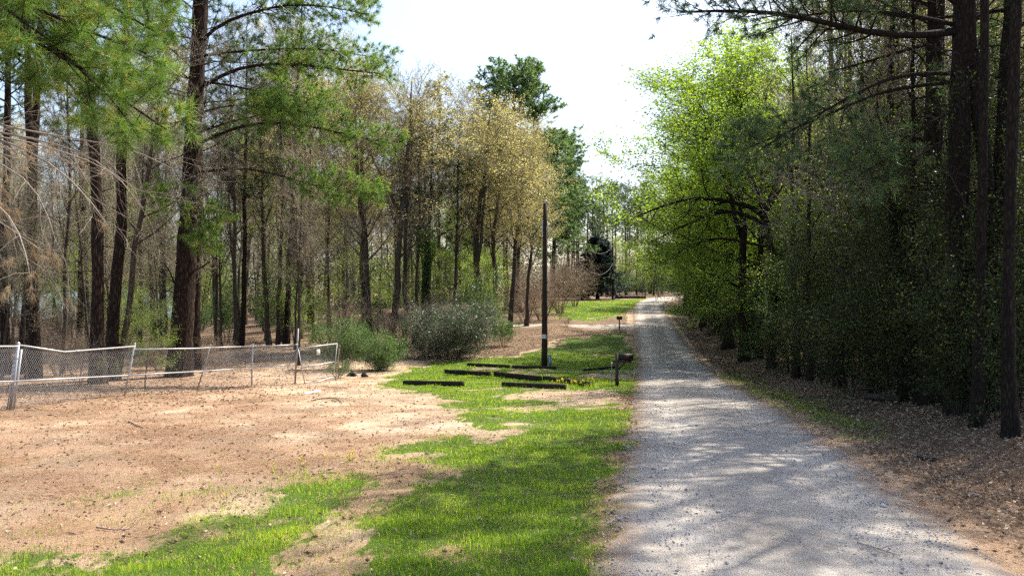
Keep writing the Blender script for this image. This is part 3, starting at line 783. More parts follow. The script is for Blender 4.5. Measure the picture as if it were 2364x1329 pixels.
# ------------------------------------------------------------------ feature trees
def curve_pts(pts, S):
    pts = np.asarray(pts, float)
    d = np.concatenate([[0], np.cumsum(np.linalg.norm(np.diff(pts, axis=0), axis=1))])
    t = np.linspace(0, d[-1], S)
    c = np.stack([np.interp(t, d, pts[:, i]) for i in range(3)], -1)
    if S > 5:
        for _ in range(2): c[1:-1] = .25 * c[:-2] + .5 * c[1:-1] + .25 * c[2:]
    return c

def feature_pine(name, label, base, path, limbs, seed, needle=.2, nw=.006, cnt=46, shoots=16, sub=3, shoot_len=.9, auto=0, auto_t=(.6, .97), auto_len=3.5, bark='pine_bark', k=22, nm='needles', auto_near=None, droop=.1, dead=0, buds=False):
    """pine whose trunk and lower limbs follow the photograph at their own distance"""
    g = np.random.default_rng(seed)
    root = thing(name, label, 'tree', tuple(base))
    b = np.asarray(base)
    Y = b[1]
    P = np.array([lift(p[0], p[1], Y) - b for p in path]); P[0] = (P[0][0], 0, -.15)
    R = np.array([p[2] for p in path], float) / 2 / FPX * Y
    C = curve_pts(P, 26)
    h = np.concatenate([[0], np.cumsum(np.linalg.norm(np.diff(P, axis=0), axis=1))])
    hh = np.concatenate([[0], np.cumsum(np.linalg.norm(np.diff(C, axis=0), axis=1))])
    Rr = np.interp(hh / hh[-1], h / h[-1], R)
    Rr = Rr + R[0] * .12 * np.exp(-hh / .3)
    tb = MB(); barky(tb, C[None], Rr[None], k, 0, g, .055)
    obj('trunk', tb.mesh('trunk', [M[bark]], True), root)
    curves = []
    for li in limbs:
        pts, dy, r0, foli = li[0], li[1], li[2], li[3]
        n = len(pts)
        Q = np.array([lift(p[0], p[1], Y + dy * (i / (n - 1))) - b for i, p in enumerate(pts)])
        curves.append((curve_pts(Q, 10), r0, foli))
    if auto:
        A, AR, _, _ = grow(g, C[None], Rr[None], auto, auto_t[0], auto_t[1], 1.3, lambda t, _: auto_len * (1.2 - .75 * (t - auto_t[0]) / (auto_t[1] - auto_t[0])), 10, .3, .07, .35, .2, .15)
        for i in range(len(A)): curves.append((A[i], min(AR[i, 0], .07), .35))
    if dead:
        A, AR, _, _ = grow(g, C[None], Rr[None], dead, .1, .6, 1.25, lambda t, _: .8 + 2.2 * g.random(len(t)), 7, -.15, .13, .14, .25, .25, .008)
        B_, BR, _, _ = grow(g, A, AR, 7, .15, 1., .8, .7, 5, -.1, .16, .55, .3, .3, .005)
        for i in range(dead):
            mb = MB(); mb.tubes(A[i:i + 1], AR[i:i + 1], 5, 0); mb.tubes(B_[i * 7:i * 7 + 7], BR[i * 7:i * 7 + 7], 3, 0, cap=False)
            obj('dead_limb', mb.mesh('dead_limb', [M[bark]], True), root)
    for c, r0, foli in curves:
        Lp = c[None]; Lr = (r0 * np.linspace(1, .22, 10))[None]
        mb = MB(); mb.tubes(Lp, Lr, 7, 0)
        ln = np.linalg.norm(c[-1] - c[0])
        if foli >= 1:
            obj('branch', mb.mesh('branch', [M[bark]], True), root); continue
        ns = max(5, int(shoots * ln / 4))
        S1, SR, _, _ = grow(g, Lp, Lr, ns, foli, 1.0, .8, lambda t, _: shoot_len * (1.25 - .5 * t), 5, .25, .1, .45, .3, .25, .005)
        mb.tubes(S1, SR, 4, 0, cap=False)
        nb = MB()
        S2, SR2, _, _ = grow(g, S1, SR, sub, .35, 1., .6, shoot_len * .42, 3, .3, .12, .6, .5, .25, .004)
        mb.tubes(S2, SR2, 3, 0, cap=False)
        tufts(nb, g, S2, 1, needle, nw, cnt, 0, .8, .7, droop)
        tufts(nb, g, S1, 1, needle, nw, cnt, 0, .9, .7, droop)
        if buds:
            tp = np.concatenate([S1[:, -1], S2[:, -1]]); dd = np.concatenate([norm(S1[:, -1] - S1[:, -2]), norm(S2[:, -1] - S2[:, -2])])
            k3 = np.repeat(np.arange(len(tp)), 3); D3 = dd[k3] + g.normal(size=(len(k3), 3)) * .3 + [0, 0, .35]
            nb.leaves(tp[k3] + norm(D3) * .025, .055, .014, 1, None, g, D3)
        br = obj('branch', mb.mesh('branch', [M[bark]], True), root)
        obj('needles', nb.mesh('needles', [M[nm], M['bud']]), br)
    return root

feature_pine('leaning_pine', 'big rough-barked pine leaning right behind the chain link fence', at(412, 868),
    [(412, 868, 56), (420, 760, 48), (430, 600, 43), (438, 480, 39), (446, 330, 36), (454, 200, 33), (462, 80, 31), (468, -60, 31), (474, -300, 24), (480, -620, 7)],
    [([(455, 400), (520, 385), (600, 390), (680, 415), (760, 440), (865, 450)], -1.5, .06, .5),
     ([(451, 336), (520, 300), (591, 278), (722, 290), (800, 312), (905, 332)], .8, .08, .4),
     ([(455, 310), (520, 285), (590, 268), (645, 258)], -2.5, .05, .55),
     ([(470, 200), (551, 151), (677, 147), (776, 160), (885, 172)], -.6, .09, .3),
     ([(465, 190), (520, 192), (578, 210), (677, 221), (770, 240)], 1.8, .06, .35),
     ([(464, 100), (490, 58), (578, 32), (668, 7), (800, 22), (850, 35)], -1.2, .085, .35),
     ([(468, -10), (600, -50), (740, -40), (845, 15)], .8, .07, .3),
     ([(462, 130), (560, 118), (700, 112), (790, 118), (890, 140)], 1.6, .06, .35),
     ([(452, 230), (390, 215), (330, 205), (270, 220)], 1.5, .05, .3),
     ([(460, 95), (400, 80), (350, 110), (310, 120)], -1.6, .05, .3),
     ([(440, 470), (400, 458), (372, 452)], -2.6, .03, .2),
     ([(440, 500), (470, 505), (505, 512)], -2.0, .03, .2),
     ([(444, 420), (455, 450), (462, 500), (470, 560)], -2.2, .025, .5),
     ([(458, 262), (540, 240), (640, 250), (720, 262)], -2.0, .05, .4),
     ([(466, 40), (400, -20), (330, -10), (280, 30)], 2.0, .05, .3)],
    11, .27, .017, 34, 27, 3, .9, 26, (.68, .97), 3.6, k=26, dead=12, buds=True)

feature_pine('overhanging_pine', 'near pine with long drooping needles hanging over the upper left of the yard', (-8.7, 8.4, float(H(-8.7, 8.4))),
    [(-585, 1075, 90), (-580, 700, 80), (-575, 200, 70), (-570, -600, 62), (-560, -1500, 40), (-550, -2400, 10)],
    [([(-575, -250), (-300, -150), (0, -20), (130, 40), (230, 90), (340, 125)], -.6, .05, .45),
     ([(-576, 0), (-250, 40), (36, 118), (130, 145), (200, 185), (215, 260)], .3, .05, .5),
     ([(-572, -420), (-200, -300), (150, -60), (270, 40), (360, 75)], .2, .05, .5),
     ([(-575, -80), (-100, -10), (120, 90), (230, 190), (310, 270), (385, 300)], -.3, .045, .55),
     ([(-572, -330), (-150, -200), (60, -60), (180, -10), (340, 15)], 1.0, .05, .5),
     ([(-575, -140), (-120, -80), (150, 50), (270, 160), (350, 190)], .9, .045, .55),
     ([(-575, -300), (-300, -220), (-60, -40), (60, 60), (110, 90)], -1.2, .045, .4),
     ([(-575, -40), (0, 60), (170, 120), (280, 240), (320, 310)], -.7, .04, .6),
     ([(-575, -520), (-200, -380), (100, -130), (240, -40), (330, -10)], -.9, .05, .5)],
    12, .21, .0055, 74, 12, 3, .46, 8, (.55, .97), 3.5, k=12, buds=True)

PX1 = at(2218, 955)
feature_pine('roadside_pine', 'tallest dark pine trunk right of the road with a long limb arching toward the road', PX1,
    [(2218, 955, 62), (2214, 800, 52), (2208, 600, 48), (2210, 400, 46), (2216, 200, 44), (2224, 0, 42), (2232, -300, 34), (2238, -900, 8)],
    [([(2200, 75), (2080, 92), (1990, 75), (1900, 52), (1780, 25), (1660, 25), (1570, 30)], -1.5, .085, .3),
     ([(2205, 60), (2100, 35), (1960, 22), (1850, 38), (1740, 60)], 1.0, .05, .35),
     ([(2205, 170), (2060, 170), (1930, 240), (1830, 300), (1770, 335)], -1.0, .05, .45),
     ([(2205, 190), (2040, 205), (1900, 270), (1800, 312), (1700, 352)], .8, .045, .7),
     ([(2220, 20), (2120, -60), (1960, -80), (1800, -30), (1700, -10)], .5, .06, .3),
     ([(2220, -80), (2100, -160), (1900, -180), (1750, -120)], -1.0, .06, .3),
     ([(2225, 60), (2280, 20), (2350, 40)], 1.0, .05, .3),
     ([(2214, 250), (2130, 290), (2060, 360), (1990, 400)], -1.4, .035, .6)],
    13, .2, .012, 32, 24, 3, .8, 24, (.62, .97), 3.6, 'dark_bark', 16, 'needles_far', dead=14)
feature_pine('roadside_pine', 'straight dark pine trunk just left of the tallest roadside pine', at(2150, 935),
    [(2150, 935, 48), (2150, 600, 40), (2154, 300, 38), (2160, 0, 35), (2166, -400, 26), (2170, -800, 8)],
    [([(2150, 330), (2090, 310), (2030, 320), (1960, 350)], -1.2, .035, .6), ([(2155, 100), (2080, 120), (1980, 150), (1900, 170)], 1.0, .05, .5),
     ([(2140, 560), (2100, 700), (2080, 780)], -1.5, .035, 1.0), ([(2158, 20), (2050, -20), (1950, 0), (1870, 10)], -.5, .05, .4)],
    14, .2, .013, 26, 16, 3, .8, 18, (.62, .97), 3.4, 'dark_bark', 14, 'needles_far', dead=14)
feature_pine('roadside_pine', 'dark crooked pine leaning left near the right edge behind evergreen shrubs', at(2292, 950),
    [(2292, 950, 40), (2288, 700, 34), (2276, 400, 30), (2255, 250, 28), (2240, 120, 24), (2232, -300, 14), (2230, -600, 5)],
    [([(2260, 280), (2230, 230), (2200, 215)], .5, .03, .6), ([(2245, 130), (2270, 80), (2280, 20)], .5, .03, .4)],
    15, .2, .013, 24, 12, 3, .8, 14, (.62, .97), 2.8, 'dark_bark', 12, 'needles_far', dead=12)
feature_pine('roadside_pine', 'dark pine leaning right toward the upper right corner', at(2304, 945),
    [(2304, 945, 40), (2300, 600, 34), (2312, 330, 32), (2326, 100, 29), (2340, -150, 24), (2352, -600, 6)],
    [([(2315, 300), (2350, 260), (2400, 240)], .5, .03, .4), ([(2330, 80), (2380, 40), (2440, 30)], -.5, .04, .3)],
    16, .2, .013, 24, 12, 3, .8, 11, (.6, .97), 3.0, 'dark_bark', 12, 'needles_far', dead=14)
feature_pine('roadside_pine', 'nearest dark trunk at the right edge standing in sunlit leaf litter', at(2336, 1008),
    [(2336, 1008, 42), (2330, 880, 29), (2326, 700, 26), (2332, 400, 24), (2345, 0, 22), (2360, -600, 18), (2370, -1200, 6)],
    [([(2330, 700), (2290, 760), (2240, 850)], -.5, .014, 1.0), ([(2332, 500), (2300, 470), (2260, 480)], .6, .02, 1.0)],
    17, .2, .013, 22, 12, 3, .8, 10, (.62, .97), 3.0, 'dark_bark', 16, 'needles_far', dead=12)
feature_pine('roadside_pine', 'dark trunk with flared foot left of the nearest right-edge trunk', at(2256, 985),
    [(2256, 985, 36), (2258, 850, 24), (2262, 700, 21), (2268, 400, 19), (2272, 0, 17), (2258, -600, 14), (2255, -1000, 5)],
    [([(2262, 640), (2290, 600), (2330, 590)], .4, .016, 1.0)],
    18, .2, .013, 22, 12, 3, .8, 8, (.62, .97), 2.8, 'dark_bark', 14, 'needles_far', dead=12)

# crooked spreading hardwood at the road edge
def crooked_tree():
    g = np.random.default_rng(31)
    b = at(1782, 852); Y = b[1]
    root = thing('crooked_tree', 'crooked dark hardwood with wide arching limbs beside the road', 'tree', tuple(b))
    w = lambda pts, dy=0: np.array([lift(p[0], p[1], Y + dy * i / (len(pts) - 1)) - b for i, p in enumerate(pts)])
    tr = curve_pts(w([(1782, 862), (1780, 780), (1786, 700), (1790, 620), (1775, 560), (1770, 520), (1762, 490)]), 14)
    tb = MB(); barky(tb, tr[None], (np.interp(np.linspace(0, 1, 14), [0, .1, 1], [.30, .22, .17]))[None], 12, 0, g, .06)
    obj('trunk', tb.mesh('trunk', [M['dark_bark']], True), root)
    limbs = [([(1765, 500), (1740, 470), (1690, 470), (1620, 450), (1540, 470), (1470, 500)], -2, .15),
             ([(1770, 525), (1740, 500), (1700, 480), (1650, 490), (1580, 520), (1500, 560)], 1.5, .13),
             ([(1762, 490), (1790, 440), (1800, 400), (1780, 340), (1740, 300), (1690, 250)], 1, .15),
             ([(1765, 495), (1800, 440), (1830, 380), (1850, 300), (1860, 200)], -1, .10),
             ([(1762, 490), (1745, 420), (1700, 360), (1640, 320), (1560, 300)], -1, .10),
             ([(1775, 570), (1720, 560), (1660, 545), (1600, 560), (1540, 600)], 2.5, .08),
             ([(1780, 600), (1840, 560), (1900, 550), (1960, 570)], -1, .07),
             ([(1788, 640), (1720, 640), (1660, 650), (1600, 680)], -2, .05)]
    for pts, dy, r in limbs:
        c = curve_pts(w(pts, dy), 10)[None]; R = (r * np.linspace(1, .2, 10))[None]
        mb = MB(); mb.tubes(c, R, 7, 0)
        A, AR, _, _ = grow(g, c, R, 12, .25, 1., .8, 2.2, 6, .2, .12, .55, .2, .25, .01)
        B_, BR, _, _ = grow(g, A, AR, 7, .2, 1., .7, .9, 4, .1, .15, .6, .3, .3, .007)
        mb.tubes(A, AR, 4, 0, cap=False); mb.tubes(B_, BR, 3, 0, cap=False)
        br = obj('branch', mb.mesh('branch', [M['dark_bark']], True), root)
        D_, DR, _, _ = grow(g, B_, BR, 4, .2, 1., .7, .4, 3, .0, .15, .6, .4, .3, .005)
        lb = MB(); lb.tubes(D_, DR, 3, 0, cap=False)
        n = len(D_); pi = np.repeat(np.arange(n), 10); t = g.random(len(pi))[:, None]
        cc = D_[pi, 0] * (1 - t) + D_[pi, 2] * t + g.normal(size=(len(pi), 3)) * .13
        lb.leaves(cc, .075 * (.7 + .6 * g.random(len(cc))), .045, 1, np.clip(.6 * g.random(n)[pi] + .4 * g.random(len(cc)), 0, 1), g, flat=.4)
        obj('leaves', lb.mesh('leaves', [M['dark_twig'], M['green_leaf']]), br)
crooked_tree()

# dead, brown, tangled branches at the left edge
def dead_snag():
    g = np.random.default_rng(41)
    b = np.array([-9.9, 11.5, float(H(-9.9, 11.5))]); Y = b[1]
    root = thing('dead_pine', 'dead brown needled branches and bare tangled twigs at the left edge above the fence', 'tree', tuple(b))
    P = np.array([[0, 0, -.1], [.1, 0, 2.5], [0, .1, 5], [.15, 0, 8.5]]); C = curve_pts(P, 12)
    tb = MB(); barky(tb, C[None], (.11 * np.linspace(1, .3, 12))[None], 10, 0, g, .05)
    obj('trunk', tb.mesh('trunk', [M['grey_bark']], True), root)
    limbs = [([(-285, 240), (-100, 280), (40, 320), (160, 330), (290, 400), (330, 480)], -2.0, 1), ([(-285, 330), (-60, 350), (60, 400), (110, 470), (130, 560)], -1.5, .7),
             ([(-285, 200), (-20, 290), (110, 310), (230, 330), (340, 345), (400, 390)], -1.0, 1.2), ([(-285, 400), (-80, 420), (20, 480), (60, 560), (70, 640)], -2.5, .4),
             ([(-285, 280), (-60, 300), (90, 350), (200, 440), (250, 520)], -2.6, 1), ([(-285, 360), (-100, 330), (0, 350), (70, 380), (150, 400)], .5, .4),
             ([(-285, 420), (-60, 470), (40, 540), (100, 580)], .5, 1.), ([(-285, 300), (0, 310), (150, 350), (260, 385), (320, 440)], .6, 1.2)]
    for pts, dy, bare in limbs:
        n = len(pts)
        c = curve_pts(np.array([lift(p[0], p[1], Y + dy * i / (n - 1)) - b for i, p in enumerate(pts)]), 10)[None]
        R = (.022 * np.linspace(1, .25, 10))[None]
        mb = MB(); mb.tubes(c, R, 5, 0)
        A, AR, _, _ = grow(g, c, R, 11, .2, 1., .7, .9, 6, -.5, .16, .5, .3, .3, .003)
        B_, BR, _, _ = grow(g, A, AR, 4, .2, 1., .7, .4, 5, -.3, .2, .6, .4, .3, .0022)
        mb.tubes(A, AR, 4, 0, cap=False); mb.tubes(B_, BR, 3, 0, cap=False)
        br = obj('branch', mb.mesh('branch', [M['twig']], True), root)
        if bare < 1:
            nb = MB(); sel = B_[g.random(len(B_)) < .33]
            tufts(nb, g, sel, 2, .16, .0035, 26, 0, .5, .6, .5)
            obj('dead_needles', nb.mesh('dead_needles', [M['dead_needles']]), br)
dead_snag()

# ------------------------------------------------------------------ trees that can be told apart behind the fence
FEN = 'trees behind the chain link fence'
def pl(px, py, kind, label, v=None, sc=1., sz=None, lean=(0, 0), rz=None, group=FEN):
    b = at(px, py)
    return plant(kind, b[0], b[1], label, group, v, sc, rz, lean, sz)
pl(10, 862, 'pine', 'dark pine trunk cut by the left edge behind the fence', 0, 1.0)
pl(52, 862, 'pine', 'left of two close dark trunks by the double fence post', 1, 1.0)
pl(80, 872, 'pine', 'right of two close dark trunks by the double fence post', 0, 1.05)
pl(143, 862, 'bare', 'thin pale trunk between the paired trunks and the sagging rail', 1, .8, 1.1)
pl(178, 830, 'pine', 'slim dark pine behind the dip in the sagging fence rail', 2, .95, 1.1)
pl(204, 815, 'bare', 'slim grey trunk behind the slim pine at the sagging rail', 0, 1.0)
pl(226, 886, 'pine', 'stout dark pine close behind the fence left of the leaning post', 0, 1.2)
pl(252, 878, 'pine', 'brown stout pine directly right of the stout dark pine', 1, 1.1)
pl(268, 876, 'bare', 'thin dark trunk slanting up to the right beside the two stout pines', 1, 1.1, 1.15, (0, .16), 0.)
pl(388, 812, 'bare', 'slender trunk just left of the big leaning pine', 2, 1.1)
pl(452, 852, 'pine', 'reddish pine trunk right behind the big leaning pine', 2, 1.25, 1.1)
pl(318, 800, 'bare', 'thin bent tree behind the middle fence panel', 1, 1.0)
pl(541, 806, 'bare', 'left of two dark slender trunks behind the fence right of the leaning pine', 0, 1.0, 1.15)
pl(556, 803, 'pine', 'right of two dark slender trunks behind the fence right of the leaning pine', 2, 1.0)
pl(622, 800, 'yellow', 'grey trunk rising behind the short fence panel beside the gate', 0, 1.0, 1.0)
pl(641, 797, 'bare', 'thinner dark trunk touching the grey trunk beside the gate', 0, .9, 1.2)
pl(660, 796, 'pine', 'dark trunk leaning right behind the tall gate post', 1, .9, 1.0, (0, .03), 0.)
pl(692, 782, 'yellow', 'tall forked grey tree behind the gate hinge post', 1, 1.2, 1.2)
pl(724, 784, 'bare', 'thin dark trunk behind the gate sign', 0, .85, 1.15)
pl(838, 800, 'yellow', 'left of two thick grey trunks behind the green bush', 2, 1.3, .98)
pl(860, 800, 'yellow', 'right of two thick grey trunks behind the green bush', 0, 1.3, .92)
pl(906, 806, 'yellow', 'thick forked dark trunk between the green bush and silver bush', 1, 1.3, .9)
pl(932, 800, 'bare', 'trunk slanting right beside the thick forked trunk', 0, 1.2, .95, (0, .07), 0.)
pl(956, 792, 'bare', 'very thin grey trunk left of the ivy-clad snag', 1, 1.0, 1.05)
pl(983, 790, 'pine', 'dark straight trunk rising behind the left of the silver bush', 2, 1.15, .72)
pl(1048, 785, 'bare', 'slender trunk rising behind the middle of the silver bush', 0, 1.0, .95)
pl(1106, 780, 'yellow', 'thick grey trunk with yellow buds right of the silver bush', 3, 1.45, .82)
pl(1142, 778, 'yellow', 'leaning budding tree next to the thick trunk right of the silver bush', 2, 1.3, .92, (0, .05), 0.)
pl(1172, 772, 'yellow', 'golden budding tree nearest the utility pole', 0, 1.3, .83)
pl(1215, 752, 'yellow', 'golden budding tree directly behind the utility pole', 2, 1.2, .85)
# the big pine and the far group
plant('crown_pine', 0.6, 84., 'tall full-crowned green pine rising above the golden trees', None, 0, 1.35, 1.0, sz=1.02)
plant('crown_pine', 5.4, 96., 'green pine behind the right shoulder of the tallest crown', None, 0, 1.0, 2.2, sz=.82)
b = at(1375, 694); plant('cedar', b[0] + 1, b[1] + 6, 'dark blue-green cedar at the far end of the lawn', None, 0, 1.5, .3, sz=1.0)
plant('cedar', b[0] - 4.5, b[1] + 4, 'low dark evergreen at the foot of the dark cedar', None, 0, .75, 1.3, sz=.5)
plant('cedar', b[0] - 2, b[1] + 3, 'lowest dark evergreen in front of the dark cedar', None, 0, .6, 2.3, sz=.35)
# ivy-clad snag
def ivy_snag():
    g = np.random.default_rng(51)
    b = at(984, 800); b = b + np.array([0, -1.5, 0]); b[2] = float(H(b[0], b[1]))
    root = thing('ivy_snag', 'broken trunk wrapped in green ivy behind the silver bush', 'tree', tuple(b))
    P, R = trunk_curve(7.6, .24, (.3, 0), .03, g=g, tip=.6); tb = MB(); barky(tb, P, R, 12, 0, g, .06); obj('trunk', tb.mesh('trunk', [M['dark_bark']], True), root)
    t = g.random(5200) ** .6; a = g.random(5200) * 6.28; rr = .26 + .5 * np.exp(-((t - .9) / .14) ** 2) * g.random(5200)
    lb = MB(); lb.leaves(np.stack([np.cos(a) * rr + .3 * t, np.sin(a) * rr, 7.9 * t], -1), .1, .07, 0, None, g)
    obj('ivy', lb.mesh('ivy', [M['bush_green']]), root)
ivy_snag()
# rust-brown thicket beside the pole
for i, (px, py, sc, lb) in enumerate([(1255, 742, 2.4, 'rust-brown bare thicket rising directly behind the utility pole'), (1295, 726, 2.3, 'rust-brown bare thicket right of the utility pole with orange leaf tips'), (1215, 748, 1.9, 'tangled bare thicket left of the utility pole'), (1330, 708, 1.9, 'bare brown thicket at the near left corner of the far lawn')]):
    b = at(px, py); plant('brush', b[0], b[1] + 2, lb, 'bare thickets beside the utility pole', i % 2, sc)
rust = MB(); g = np.random.default_rng(52)

# ------------------------------------------------------------------ background woods
def zone_left(px):
    if px < 400: return 'near the lake'
    if px < 700: return 'between leaning pine and gate'
    if px < 950: return 'behind the green bush'
    return 'behind the silver bush'
LOOK = {'bare': 'bare slender tree', 'holly': 'dark evergreen tree', 'tall_pine': 'grey-green pine', 'yellow': 'tall tree with yellow spring buds', 'pine': 'straight green pine', 'green': 'light green leafy tree', 'sapling': 'young tree with fresh green leaves',
        'ever': 'dark evergreen shrub', 'under': 'green undergrowth shrub', 'brush': 'bare brown shrub', 'cedar': 'dark cedar'}
NTH = ['leftmost', 'second from left', 'third from left', 'fourth from left', 'fifth from left', 'sixth from left', 'seventh from left', 'eighth from left', 'ninth from left', 'tenth from left', 'eleventh from left']
FILLED = {}
def fill(n, urange, yrange, kinds, zone, group, ok=None, sc=(.85, 1.15), mind=2.2, seed=0):
    g = np.random.default_rng(seed); done = []; tries = 0
    ks = [k for k, w in kinds]; ws = np.array([w for k, w in kinds], float); ws /= ws.sum()
    while len(done) < n and tries < n * 40:
        tries += 1
        y = math.sqrt(g.uniform(yrange[0] ** 2, yrange[1] ** 2)); x = g.uniform(*urange) * y
        if ok and not ok(x, y): continue
        if any((x - a) ** 2 + (y - b) ** 2 < mind ** 2 for a, b in done): continue
        done.append((x, y)); k = ks[g.choice(len(ks), p=ws)]
        px = CX + FPX * x / y
        zn = zone(px, y) if callable(zone) else zone
        s = g.uniform(*sc)
        o = plant(k, x, y, LOOK[k] + ' ' + zn, LOOK[k] + ' set ' + zn, None, s, None, (g.normal() * .02, g.normal() * .02))
        FILLED.setdefault(o['label'], []).append((px, o))
def ok_left(x, y):
    px = CX + FPX * x / y
    if y > 148 and px < 520: return False
    return px < 1235 and not (px > 1120 and y < 70)
fill(92, (-.72, .03), (55, 128), [('bare', 48), ('yellow', 34), ('pine', 12), ('green', 6)], lambda p, y: zone_left(p), '', ok_left, (.95, 1.25), 2.6, 61)
fill(56, (-.70, .02), (42, 100), [('under', 50), ('sapling', 40), ('brush', 10)], lambda p, y: zone_left(p), '', lambda x, y: ok_left(x, y) and CX + FPX * x / y < 1130, (.8, 1.5), 2., 62)
fill(9, (-.70, -.40), (24, 44), [('brush', 60), ('sapling', 25), ('bare', 15)], lambda p, y: 'just behind the fence near the left edge', '', None, (.55, .9), 2., 63)
fill(22, (-.32, .02), (80, 140), [('green', 50), ('bare', 30), ('pine', 20)], lambda p, y: 'deep in the central wood' , '', ok_left, (.9, 1.2), 3., 64)
# far end of the road
fill(26, (.075, .30), (150, 215), [('pine', 90), ('bare', 10)], 'beyond the far end of the road', '', None, (.85, 1.15), 3.2, 65)
fill(22, (.12, .30), (138, 178), [('sapling', 65), ('under', 35)], 'beyond the far end of the road', '', lambda x, y: x - road_c(y)[0] < -4 or y > 160, (1.2, 2.), 3., 66)
for i, (px, y, k, sc) in enumerate(((1312, 142, 'pine', 1.05), (1334, 150, 'tall_pine', 1.0), (1352, 138, 'pine', .95), (1368, 152, 'tall_pine', 1.08), (1388, 144, 'pine', 1.02), (1402, 156, 'tall_pine', 1.0), (1418, 148, 'pine', .9), (1446, 162, 'pine', .95), (1470, 158, 'tall_pine', .85), (1500, 166, 'pine', .95), (1528, 170, 'tall_pine', .8))):
    plant(k, (px - CX) / FPX * y, y, NTH[i] + ' in the row of tall pines closing the view behind the far lawn', 'tall pines behind the far lawn', None, sc * 1.1, sz=sc)
# right side of the road
def right_ok(a, b):
    def f(x, y):
        c, w = road_c(y); d = x - c - w
        return a < d < b
    return f
def zone_right(px, y):
    if y > 62: return 'right of the far road bend'
    if y > 34: return 'beyond the crooked tree'
    return 'in the dark right-hand wood'
fill(22, (.16, .75), (38, 120), [('green', 100)], zone_right, '', right_ok(3.2, 9.), (.85, 1.15), 4., 71)
fill(44, (.2, .95), (22, 110), [('bare', 50), ('pine', 14), ('green', 16), ('yellow', 20)], zone_right, '', right_ok(6.5, 40), (.9, 1.2), 2.8, 72)
fill(30, (.2, .78), (26, 110), [('ever', 40), ('sapling', 60)], zone_right, '', right_ok(3.4, 8), (.7, 1.1), 1.8, 73)
fill(20, (.3, .95), (15.5, 36), [('ever', 70), ('sapling', 30)], zone_right, '', right_ok(4.2, 14), (.45, .9), 1.7, 74)
fill(3, (.50, 1.0), (26, 44), [('tall_pine', 100)], zone_right, '', right_ok(5.5, 26), (.8, 1.05), 2.4, 76)
fill(8, (.34, .95), (16, 40), [('holly', 100)], zone_right, '', right_ok(4.0, 13), (.6, 1.05), 2.0, 77)
fill(24, (.32, .95), (18, 46), [('bare', 78), ('yellow', 22)], zone_right, '', right_ok(4.8, 18), (.75, 1.1), 1.8, 75)
fill(26, (-.70, -.22), (30, 56), [('bare', 100)], lambda p, y: 'just behind the fence near the left edge' if p < 330 else 'close behind the fence beside the leaning pine' if p < 560 else 'close behind the fence near the gate', '', None, (.55, .9), 1.6, 67)

for px, y, v, sc, lb in ((1610, 50, 0, 1.12, 'tallest lime-green leafy tree rising left of the crooked tree'), (1530, 66, 1, 1.05, 'lime-green leafy tree at the left end of the roadside row'), (1690, 43, 1, 1.12, 'lime-green leafy tree directly behind the crooked tree'),
                         (1660, 60, 0, 1.0, 'leafy tree between the tallest lime-green tree and the crooked tree'), (1552, 92, 2, 1.1, 'small leafy tree overhanging the far stretch of road')):
    plant('green', max((px - CX) / FPX * y, float(sum(road_c(y))) + 2.6), y, lb, 'lime-green trees lining the road', v, sc * 1.5, sz=sc)
for i, (px, py, v, sc, lb) in enumerate(((1600, 752, 2, 1.0, 'dark evergreen shrub touching the road where it narrows'), (1640, 775, 0, 1.0, 'grey-green shrub second along the road from the bend'), (1690, 800, 0, .95, 'shrub left of the crooked trunk on the verge'),
        (1740, 830, 1, 1.1, 'low shrub at the left foot of the crooked trunk'), (1850, 872, 0, 1.05, 'evergreen shrub right of the crooked trunk foot'), (1905, 885, 2, .85, 'tall dark evergreen shrub on the verge before the log'),
        (1965, 905, 1, 1.15, 'low dark evergreen shrub at the left end of the log'), (2030, 905, 2, .9, 'tall dark evergreen shrub right behind the log'), (2095, 920, 0, .95, 'dark evergreen shrub right of the log'),
        (2130, 925, 2, .8, 'tall evergreen shrub in front of the straight pine trunk'), (2185, 930, 0, .9, 'evergreen shrub between the two tall roadside pines'), (2245, 935, 2, .75, 'evergreen shrub right of the tallest roadside pine'),
        (2300, 950, 0, .85, 'evergreen shrub in front of the crooked right-edge pine'), (2360, 955, 2, .8, 'evergreen shrub cut by the right edge'), (2060, 890, 2, .72, 'second row tall evergreen above the fallen log'),
        (1950, 870, 2, .75, 'second row evergreen between crooked tree and log'), (2160, 900, 2, .72, 'second row evergreen behind the straight pine'), (2260, 905, 2, .8, 'second row evergreen near the right edge'), (2360, 915, 2, .8, 'second row evergreen at the right edge'), (2296, 968, 1, .75, 'low evergreen shrub between the two nearest right-edge trunks'), (2215, 962, 1, .6, 'small low evergreen at the foot of the tallest roadside pine'))):
    b = at(px, py); plant('ever', b[0], b[1], lb, 'evergreen shrubs along the right verge', v, sc, sz=sc * (.72, 1.3, .95, 1.15, .65, 1.05)[i % 6])

